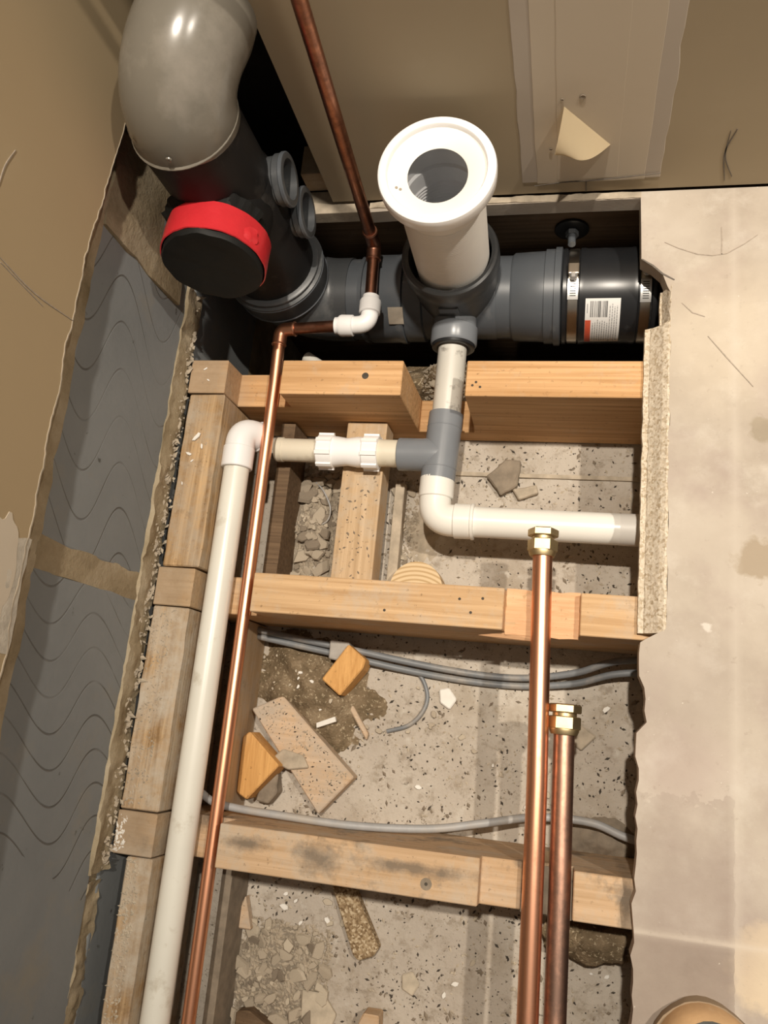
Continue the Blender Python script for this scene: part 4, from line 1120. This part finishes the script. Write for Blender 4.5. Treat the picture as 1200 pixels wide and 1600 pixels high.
offcut('chipboard_strip', [(-0.262, -0.200), (-0.235, -0.198), (-0.199, -0.258), (-0.205, -0.268), (-0.222, -0.275), (-0.229, -0.270)], -0.179, -0.163, 'chipboard_old', 'brown chipboard strip poking out from under the nearest joist')
offcut('wood_stub', [(-0.213, -0.334), (-0.208, -0.324), (-0.190, -0.324), (-0.187, -0.380), (-0.213, -0.380)], -0.178, -0.152, 'joist_near', 'wood stub cut off by the bottom picture edge, right one')
offcut('wood_stub', [(-0.360, -0.348), (-0.345, -0.345), (-0.300, -0.366), (-0.31, -0.385), (-0.36, -0.385)], -0.178, -0.158, 'dark_wood', 'dark wood stub at the bottom picture edge, left one')
offcut('wood_stick', [(-0.374, -0.238), (-0.369, -0.225), (-0.357, -0.262), (-0.374, -0.262)], -0.179, -0.165, 'offcut_pale', 'small pale wood spike beside the grimy batten')
offcut('plaster_flake', [(-0.354, -0.064), (-0.339, -0.050), (-0.312, -0.055), (-0.304, -0.069), (-0.330, -0.074)], -0.1552, -0.1495, 'chip_mid', 'grey-beige flake lying on the slanting plank', 'plaster', tilt=(0, 0.1))
offcut('plaster_flake', [(-0.155, 0.040), (-0.143, 0.043), (-0.132, 0.030), (-0.140, 0.017), (-0.153, 0.024)], -0.1795, -0.175, 'chip_white', 'cream-white plaster flake alone on the middle bay floor', 'plaster', rough=0.0006)
offcut('plaster_flake', [(-0.003, 0.020), (0.011, 0.018), (0.036, 0.002), (0.019, -0.016), (0.004, -0.006)], -0.1795, -0.174, 'chip_mid', 'grey plaster flake right of the shorter copper pipe end', 'plaster')
offcut('white_strip', [(-0.302, -0.015), (-0.279, -0.005), (-0.277, -0.011), (-0.301, -0.021)], -0.161, -0.1555, 'chip_white', 'small white plaster strip between plank and sawdust heap', 'plaster', bevel=0.0005)
offcut('rubble_chunk', [(-0.115, 0.317), (-0.092, 0.338), (-0.070, 0.338), (-0.075, 0.305), (-0.095, 0.290)], -0.179, -0.168, 'chip_dark', 'grey-brown rubble lump behind the clean white pipe', 'rubble', rough=0.003)
offcut('rubble_chunk', [(-0.080, 0.300), (-0.050, 0.308), (-0.046, 0.296), (-0.072, 0.286)], -0.179, -0.171, 'chip_mid', 'small plaster lump right of the rubble lump behind the white pipe', 'rubble', rough=0.002)
offcut('plaster_flake', [(-0.172, -0.285), (-0.160, -0.280), (-0.150, -0.292), (-0.158, -0.306), (-0.171, -0.300)], -0.1795, -0.176, 'chip_pale', 'round pale plaster flake on the nearest bay floor', 'plaster')
offcut('plaster_flake', [(-0.288, -0.318), (-0.262, -0.318), (-0.244, -0.338), (-0.252, -0.362), (-0.285, -0.362)], -0.1795, -0.173, 'chip_pale', 'large pale plaster flake at the bottom edge near the right wood stub', 'plaster')
# half-round log end
bm = bmesh.new()
n = 22
c = Vector((-0.188, 0.158, 0))
rows = []
for zz, s in ((-0.165, 1.02), (-0.134, 1.0)):
    rows.append([bm.verts.new((c.x + math.cos(PI * k / n) * 0.033 * s, 0.1495 + math.sin(PI * k / n) * 0.034 * s + (0.008 if 0 < k < n else 0), zz)) for k in range(n + 1)])
bm.faces.new(rows[0][::-1]); bm.faces.new(rows[1])
for k in range(n + 1):
    k2 = (k + 1) % (n + 1)
    bm.faces.new((rows[0][k], rows[0][k2], rows[1][k2], rows[1][k]))
t = NT('ringed_end_grain', 0.75, spec=0.25)
x, y, z = t.xyz('Object')
yy_ = t.math('ADD', y, 0.05)
rr = t.math('SQRT', t.math('ADD', t.math('MULTIPLY', x, x), t.math('MULTIPLY', yy_, yy_)))
sn = t.math('SINE', t.math('MULTIPLY', rr, 1150.0))
t.color(t.ramp(t.math('ADD', t.math('MULTIPLY', sn, 0.5), 0.5), [(0.1, (0.48, 0.33, 0.17)), (0.6, (0.68, 0.52, 0.32))]))
M['end_grain'] = t.m
obj('half_round_offcut', bm, 'end_grain', label='half-round wood offcut with growth rings behind the middle joist', cat='offcut')

HEAPS = []
def heap_z(X, Y, default=PIT):
    best = default
    for (cx, cy, rx, ry, h, seed, z0, rot, power) in HEAPS:
        dx, dy = X - cx, Y - cy
        a = (dx * math.cos(rot) + dy * math.sin(rot)) / rx
        b_ = (-dx * math.sin(rot) + dy * math.cos(rot)) / ry
        if abs(a) > 1 or abs(b_) > 1:
            continue
        d = math.sqrt(a * a + b_ * b_)
        k = max(0.0, 1 - d + 0.25 * noise.noise(Vector((X * 30, Y * 30, seed)))) ** power
        best = max(best, z0 - 0.003 + h * min(1, k * 1.2) * (0.75 + 0.35 * noise.noise(Vector((X * 40, Y * 40, seed + 5)))))
    return best
# heaps of sawdust and dirt: uncountable stuff
def heap(name, cx, cy, rx, ry, h, mat, label, seed, z0=PIT, rot=0.0, power=1.0, ymax=9.0):
    HEAPS.append((cx, cy, rx, ry, h, seed, z0, rot, power))
    bm = bmesh.new()
    n = 44
    g = []
    for j in range(n + 1):
        row = []
        for i in range(n + 1):
            a = -1 + 2 * i / n; b_ = -1 + 2 * j / n
            d = math.sqrt(a * a + b_ * b_)
            X = cx + (a * rx) * math.cos(rot) - (b_ * ry) * math.sin(rot)
            Y = cy + (a * rx) * math.sin(rot) + (b_ * ry) * math.cos(rot)
            k = max(0.0, 1 - d + 0.25 * noise.noise(Vector((X * 30, Y * 30, seed)))) ** power
            Z = z0 - 0.003 + h * min(1, k * 1.2) * (0.75 + 0.35 * noise.noise(Vector((X * 40, Y * 40, seed + 5)))) + 0.0022 * noise.noise(Vector((X * 170, Y * 170, seed)))
            row.append(bm.verts.new((X, min(Y, ymax), Z)))
        g.append(row)
    for j in range(n):
        for i in range(n):
            bm.faces.new((g[j][i], g[j][i + 1], g[j + 1][i + 1], g[j + 1][i]))
    return obj(name, bm, mat, label=label, cat='debris', kind='stuff', smooth=True)
heap('sawdust_heap', -0.318, 0.028, 0.100, 0.070, 0.038, 'sawdust', 'brown heap of sawdust and soil left of the small orange block', 1.0, rot=-0.5, ymax=0.1005)
heap('dirt_heap', -0.170, 0.440, 0.10, 0.036, 0.085, 'sawdust', 'dark crumbly dirt under the grey waste boss', 2.0)
heap('dirt_heap', -0.345, 0.235, 0.060, 0.085, 0.018, 'sawdust_grey', 'grey rubble dust in the far bay left of the cross timber', 3.0)
heap('dirt_heap', -0.330, -0.31, 0.075, 0.070, 0.016, 'sawdust_grey', 'grey rubble dust in the nearest bay beside the thin copper pipe', 4.0)
heap('dirt_heap', -0.19, 0.235, 0.035, 0.085, 0.008, 'chip_mid', 'dust spread right of the cross timber under the grey tee', 5.0)
heap('dirt_heap', 0.045, -0.110, 0.055, 0.030, 0.022, 'chip_dark', 'dark dirt banked against the nearest joist at the right', 6.0)
heap('dirt_heap', 0.0, 0.442, 0.13, 0.022, 0.050, 'chip_dark', 'grey grit along the far joist in front of the rubber coupling', 8.0)
# dirt-caked tube lump beside the near joist on the right
b = tube(smooth_path([(-0.005, -0.205, -0.150), (0.02, -0.2075, -0.140), (0.05, -0.210, -0.138), (0.085, -0.200, -0.142), (0.13, -0.19, -0.15)], 8), 0.022, 24)
bmesh.ops.subdivide_edges(b, edges=b.edges[:], cuts=1, use_grid_fill=True)
rough_up(b, 0.005, 45, 2); rough_up(b, 0.002, 160, 4)
obj('dirt_caked_pipe', b, 'sawdust', label='dirt-caked old pipe sagging below the nearest joist at the right', cat='pipe', smooth=True)

# loose plaster chips
rc_ = random.Random(11)
def chip_mesh(seed, thick=0.17):
    r_ = random.Random(seed)
    n = r_.choice((5, 6, 6, 7))
    bm = bmesh.new()
    pts = []
    for k in range(n):
        a = 2 * PI * (k + r_.uniform(-.25, .25)) / n
        rr = r_.uniform(0.55, 1.0) * 0.5
        pts.append((math.cos(a) * rr * 1.2, math.sin(a) * rr * 0.8))
    for (px, py) in pts:
        bm.verts.new((px, py, -thick * 0.4)); bm.verts.new((px * 0.88 + r_.uniform(-.03, .03), py * 0.88, thick * r_.uniform(0.35, 0.6)))
    bmesh.ops.convex_hull(bm, input=bm.verts)
    return me_from(bm, False, 'plaster_chip')
CHIPS = {}
for mname in ('chip_pale', 'chip_mid', 'chip_dark', 'chip_white'):
    for s in range(6):
        me = chip_mesh(s * 7 + len(CHIPS))
        me.materials.append(M[mname])
        CHIPS[(mname, s)] = me
def chips(count, region, z, sizes, label, group, mats, tilt=0.5):
    for k in range(count):
        px = rc_.uniform(region[0], region[1]); py = rc_.uniform(region[2], region[3])
        s = sizes[0] + (sizes[1] - sizes[0]) * rc_.random() ** 1.8
        o = bpy.data.objects.new('plaster_chip', CHIPS[(rc_.choice(mats), rc_.randrange(6))])
        COL.objects.link(o)
        o.scale = (s, s, s * rc_.uniform(0.6, 1.0))
        zz = heap_z(px, py) if z is None else z
        o.location = (px, py, zz + rc_.uniform(0.0, 0.003) + s * 0.10)
        o.rotation_euler = (rc_.uniform(-tilt, tilt), rc_.uniform(-tilt, tilt), rc_.uniform(0, 6.3))
        o['label'] = label; o['category'] = 'plaster chip'; o['group'] = group
chips(120, (-0.364, -0.297, 0.152, 0.335), None, (0.008, 0.034), 'loose plaster chip in the rubble left of the tan cross timber', 'plaster chips left of the cross timber', ['chip_pale', 'chip_mid', 'chip_mid', 'chip_mid', 'chip_dark'])
chips(24, (-0.237, -0.205, 0.160, 0.305), None, (0.007, 0.020), 'loose plaster chip in the dust right of the tan cross timber', 'plaster chips right of the cross timber', ['chip_pale', 'chip_mid', 'chip_dark'])
chips(95, (-0.368, -0.262, -0.375, -0.255), None, (0.008, 0.032), 'loose plaster chip in the rubble beside the thin copper pipe, nearest bay', 'plaster chips in the nearest bay', ['chip_pale', 'chip_mid', 'chip_mid', 'chip_mid', 'chip_dark'])
chips(26, (-0.36, -0.24, -0.260, -0.185), PIT + 0.001, (0.005, 0.015), 'small plaster crumb on the nearest bay floor close to the joist', 'plaster crumbs near the nearest joist', ['chip_pale', 'chip_mid', 'chip_white'], 0.2)
chips(30, (-0.26, 0.05, -0.110, 0.055), PIT + 0.001, (0.004, 0.011), 'small plaster crumb scattered on the middle bay floor', 'plaster crumbs in the middle bay', ['chip_pale', 'chip_mid', 'chip_white'], 0.2)
chips(16, (-0.15, 0.06, -0.36, -0.20), PIT + 0.001, (0.004, 0.011), 'small plaster crumb right of the chipboard strip, nearest bay', 'plaster crumbs right of the chipboard strip', ['chip_pale', 'chip_white'], 0.2)
chips(22, (-0.205, -0.132, 0.416, 0.450), None, (0.006, 0.018), 'broken chip on the dark dirt under the grey waste boss', 'chips under the waste boss', ['chip_pale', 'chip_mid', 'chip_dark'])
chips(12, (-0.39, -0.345, 0.30, 0.345), None, (0.008, 0.016), 'plaster chip beneath the white elbow on the left', 'chips beneath the white elbow', ['chip_pale', 'chip_mid'])
chips(14, (-0.37, -0.285, -0.005, 0.085), None, (0.004, 0.010), 'pale crumb lying on the sawdust heap', 'crumbs on the sawdust heap', ['chip_pale', 'chip_white'], 0.2)
for k, (px, py) in enumerate(((-0.455, 0.31), (-0.447, 0.298), (-0.462, 0.288), (-0.457, 0.279), (-0.465, 0.25), (-0.452, 0.385), (-0.458, 0.40))):
    o = bpy.data.objects.new('plaster_chip', CHIPS[('chip_white', k % 6)])
    COL.objects.link(o)
    s = (0.014, 0.008, 0.009, 0.006, 0.005, 0.005, 0.006)[k]
    o.scale = (s, s * 0.6, s * 0.5); o.location = (px, py, ZT + s * 0.12); o.rotation_euler = (0, 0, 0.8 + k)
    o['label'] = 'white plaster crumb on the far timber along the block wall'; o['category'] = 'plaster chip'; o['group'] = 'white crumbs on the wall timber'
# pale crumbs packed between wall and timbers, and fine grit over the pit floor: stuff
def grit(name, count, region, z, sizes, mat, label, seed, keep=None):
    r_ = random.Random(seed)
    vs2, fs = [], []
    for k in range(count):
        px = r_.uniform(region[0], region[1]); py = r_.uniform(region[2], region[3])
        s = r_.uniform(*sizes)
        if keep and not keep(px, py):
            continue
        a = r_.uniform(0, 6.3)
        st_ = r_.uniform(0.5, 1.8)
        i0 = len(vs2)
        for (ux, uy, uz) in ((1, 0, 0), (0, 1, 0), (-1, 0, 0), (0, -1, 0), (0.1, 0.1, 1)):
            X = ux * s * st_; Y = uy * s * 0.7
            vs2.append((px + X * math.cos(a) - Y * math.sin(a), py + X * math.sin(a) + Y * math.cos(a), z(px, py) + uz * s * 0.7))
        fs += [(i0, i0 + 1, i0 + 4), (i0 + 1, i0 + 2, i0 + 4), (i0 + 2, i0 + 3, i0 + 4), (i0 + 3, i0, i0 + 4)]
    me = bpy.data.meshes.new(name)
    me.from_pydata(vs2, [], fs)
    me.materials.append(M[mat])
    o = bpy.data.objects.new(name, me)
    COL.objects.link(o)
    return tag(o, label, 'debris', None, 'stuff')
flat = lambda px, py: PIT
grit('dark_grit', 3200, (-0.37, 0.30, -0.39, 0.365), flat, (0.0006, 0.0024), 'black_speck', 'dark grit scattered over the pit floor', 21)
grit('pale_grit', 2600, (-0.37, 0.30, -0.39, 0.365), flat, (0.0007, 0.0026), 'chip_pale', 'pale plaster grit scattered over the pit floor', 22)
grit('rubble_crumbs', 1500, (-0.364, -0.297, 0.150, 0.345), heap_z, (0.0012, 0.0042), 'chip_mid', 'fine rubble crumbs left of the tan cross timber', 31)
grit('rubble_crumbs', 1500, (-0.370, -0.258, -0.385, -0.250), heap_z, (0.0012, 0.0042), 'chip_mid', 'fine rubble crumbs beside the thin copper pipe in the nearest bay', 32)
grit('rubble_crumbs', 400, (-0.238, -0.200, 0.150, 0.310), heap_z, (0.0010, 0.0035), 'chip_mid', 'fine crumbs right of the tan cross timber', 33)
grit('timber_crumbs', 420, (-0.474, -0.448, -0.120, 0.098), lambda px, py: ZT - .001, (0.0006, 0.0026), 'chip_mid', 'mortar crumbs stuck on the dusty wall timber by the middle bay', 34)
grit('timber_crumbs', 420, (-0.458, -0.441, -0.340, -0.176), lambda px, py: ZT - .001, (0.0008, 0.0030), 'chip_pale', 'mortar crumbs caked on the near left wall timber', 35)
grit('timber_crumbs', 160, (-0.471, -0.440, 0.152, 0.360), lambda px, py: ZT - .001, (0.0005, 0.0016), 'chip_mid', 'fine crumbs on the far wall timber', 36)
grit('timber_crumbs', 90, (-0.290, -0.243, 0.152, 0.345), lambda px, py: -0.1145, (0.0006, 0.0024), 'chip_dark', 'dark crumbs on the tan cross timber', 37)
def on_plank(px, py):
    poly_ = [(-0.385, -0.008), (-0.352, 0.009), (-0.253, -0.073), (-0.287, -0.115)]
    sg = [(b_[0] - a_[0]) * (py - a_[1]) - (b_[1] - a_[1]) * (px - a_[0]) for a_, b_ in zip(poly_, poly_[1:] + poly_[:1])]
    return all(v < 0 for v in sg) or all(v > 0 for v in sg)
grit('plank_crumbs', 900, (-0.39, -0.25, -0.12, 0.012), lambda px, py: -0.1556, (0.0006, 0.0020), 'chip_mid', 'dusty crumbs lying on the slanting plank', 41, lambda px, py: on_plank(px, py) and noise.noise(Vector((px * 35, py * 35, 2))) > -0.1)
grit('plank_grit', 260, (-0.39, -0.25, -0.12, 0.012), lambda px, py: -0.1556, (0.0005, 0.0017), 'black_speck', 'dark grit on the slanting plank', 42, on_plank)
clod = lambda px, py: noise.noise(Vector((px * 16, py * 16, 7))) + 0.5 * noise.noise(Vector((px * 45, py * 45, 3))) > 0.12
grit('dirt_clods', 2600, (-0.37, 0.30, -0.39, 0.365), flat, (0.0008, 0.0036), 'chip_dark', 'brown dirt clods scattered over the pit floor', 43, clod)
grit('wall_crumbs', 60, (-0.4850, -0.4740, -0.17, 0.42), lambda px, py: -0.026 + 0.004 * math.sin(py * 90), (0.0012, 0.0040), 'chip_pale', 'pale crumbs packed between block wall and timbers', 23)
grit('mortar_crumbs', 420, (-0.4885, -0.4790, -0.19, 0.50), lambda px, py: -0.004 - (px + 0.4885) * 2.0, (0.0012, 0.0050), 'chip_mid', 'broken mortar crumbs along the foot of the block wall', 38)
grit('joist_crumbs', 60, (-0.4775, -0.466, -0.170, -0.130), lambda px, py: ZT - .0005, (0.0012, 0.0030), 'chip_white', 'white crumbs on the wall end of the nearest joist', 24)
grit('dirt_crumbs', 700, (-0.205, -0.07, 0.415, 0.46), heap_z, (0.0010, 0.0030), 'chip_mid', 'pale crumbs on the dirt in front of the waste boss', 25)

# ------------------------------------------------------------------ toe of a work boot at the bottom right
wbt = thing('work_boot', (0.128, -0.30, 0.0), 'scuffed tan work boot toe with a worn dark patch at the bottom right', 'boot')
def boot_section(s):      # s: distance back from the toe tip
    w = 0.048 * math.sqrt(max(0.0, 1 - max(0, 1 - s / 0.055) ** 2)) if s < 0.055 else 0.048 - 0.014 * math.sin(PI * min(1, (s - 0.055) / 0.19) * 0.8)
    h = 0.026 + 0.030 * math.sqrt(max(0.0, 1 - max(0, 1 - s / 0.030) ** 2)) if s < 0.06 else 0.056 + 0.055 * min(1, max(0, s - 0.075) / 0.11) ** 1.3
    return max(w, 0.004), h
def boot_mesh(kind):
    bm = bmesh.new()
    rows = []
    ss = [0.0, 0.0015, 0.003, 0.0055, 0.008, 0.015, 0.024, 0.035, 0.05, 0.07, 0.09, 0.115, 0.14, 0.17, 0.20, 0.23, 0.255, 0.27]
    for s in ss:
        w, h = boot_section(s)
        if s > 0.23:
            w *= 1 - 0.35 * ((s - 0.23) / 0.04) ** 2
        cx, cy = 0.128 + s * 0.10, -0.214 - s
        row = []
        if kind == 'upper':
            for k in range(15):
                a = PI * k / 14
                row.append(bm.verts.new((cx + math.cos(a) * w, cy, 0.016 + max(0, math.sin(a)) ** 0.75 * (h - 0.016))))
        else:
            for (ux, uz) in ((1.06, 0.004), (1.08, 0.018), (-1.08, 0.018), (-1.06, 0.004), (-0.95, 0.0), (0.95, 0.0)):
                row.append(bm.verts.new((cx + ux * w, cy + (0.001 if s < 0.005 else 0), uz)))
        rows.append(row)
    for a, b in zip(rows[:-1], rows[1:]):
        m = len(a)
        for k in range(m if kind == 'sole' else m - 1):
            bm.faces.new((a[k], a[(k + 1) % m], b[(k + 1) % m], b[k]))
    bm.faces.new(rows[0]); bm.faces.new(rows[-1][::-1])
    if kind == 'upper':
        for a, b in zip(rows[:-1], rows[1:]):
            bm.faces.new((a[0], b[0], b[-1], a[-1]))
    return bm
M['boot_tan'] = mat_plain('tan_suede', (0.52, 0.33, 0.17), 0.85, 0.15, 30, bump=0.3, dirt=(0.62, 0.48, 0.33))
M['boot_sole'] = mat_plain('brown_sole_rubber', (0.30, 0.22, 0.14), 0.8, 0.15, 30)
M['boot_patch'] = mat_plain('dark_worn_toe_cap', (0.10, 0.105, 0.10), 0.5, 0.25, 60, bump=0.3)
up = obj('upper', boot_mesh('upper'), 'boot_tan', wbt, smooth=True)
obj('sole', boot_mesh('sole'), 'boot_sole', wbt, smooth=True)
obj('ankle_shaft', lathe([(0, 0.036), (0.015, 0.043), (0.05, 0.045), (0.085, 0.046), (0.090, 0.048), (0.098, 0.048), (0.100, 0.044), (0.030, 0.038)], (0.150, -0.436, 0.070), (0, -0.06, 1), 32), 'boot_tan', wbt, smooth=True)
for k in range(5):
    s = 0.098 + k * 0.017
    w, h = boot_section(s)
    cx, cy = 0.128 + s * 0.10, -0.214 - s
    pts = [(cx + math.cos(a) * w * 0.98, cy + (0.006 if j % 2 else -0.006) * (1 if k % 2 else -1) * 0.5, 0.016 + max(0, math.sin(a)) ** 0.75 * (h - 0.016) + 0.002) for j, a in enumerate([PI * q / 10 for q in range(3, 8)])]
    obj('lace', tube(smooth_path(pts, 4), 0.0022, 8), 'boot_sole', up, smooth=True)
bm = bmesh.new()
rows = []
for i in range(9):
    row = []
    for j in range(17):
        a = 2 * PI * j / 16
        rr = i / 8 * (1 + 0.12 * noise.noise(Vector((math.cos(a) * 2, math.sin(a) * 2, 1))))
        dx = math.cos(a) * 0.019 * rr + 0.002; s = 0.019 + math.sin(a) * 0.013 * rr
        w, h = boot_section(s)
        ca = max(-1, min(1, (dx) / w))
        row.append(bm.verts.new((0.128 + s * 0.10 + dx, -0.214 - s, 0.016 + max(0, math.sqrt(1 - ca * ca)) ** 0.75 * (h - 0.016) + 0.0008)))
    rows.append(row)
for a, b in zip(rows[:-1], rows[1:]):
    for k in range(16):
        bm.faces.new((a[k], a[k + 1], b[k + 1], b[k]))
bmesh.ops.remove_doubles(bm, verts=bm.verts, dist=1e-5)
obj('worn_patch', bm, 'boot_patch', up, smooth=True, label='dark oval worn patch on the toe')
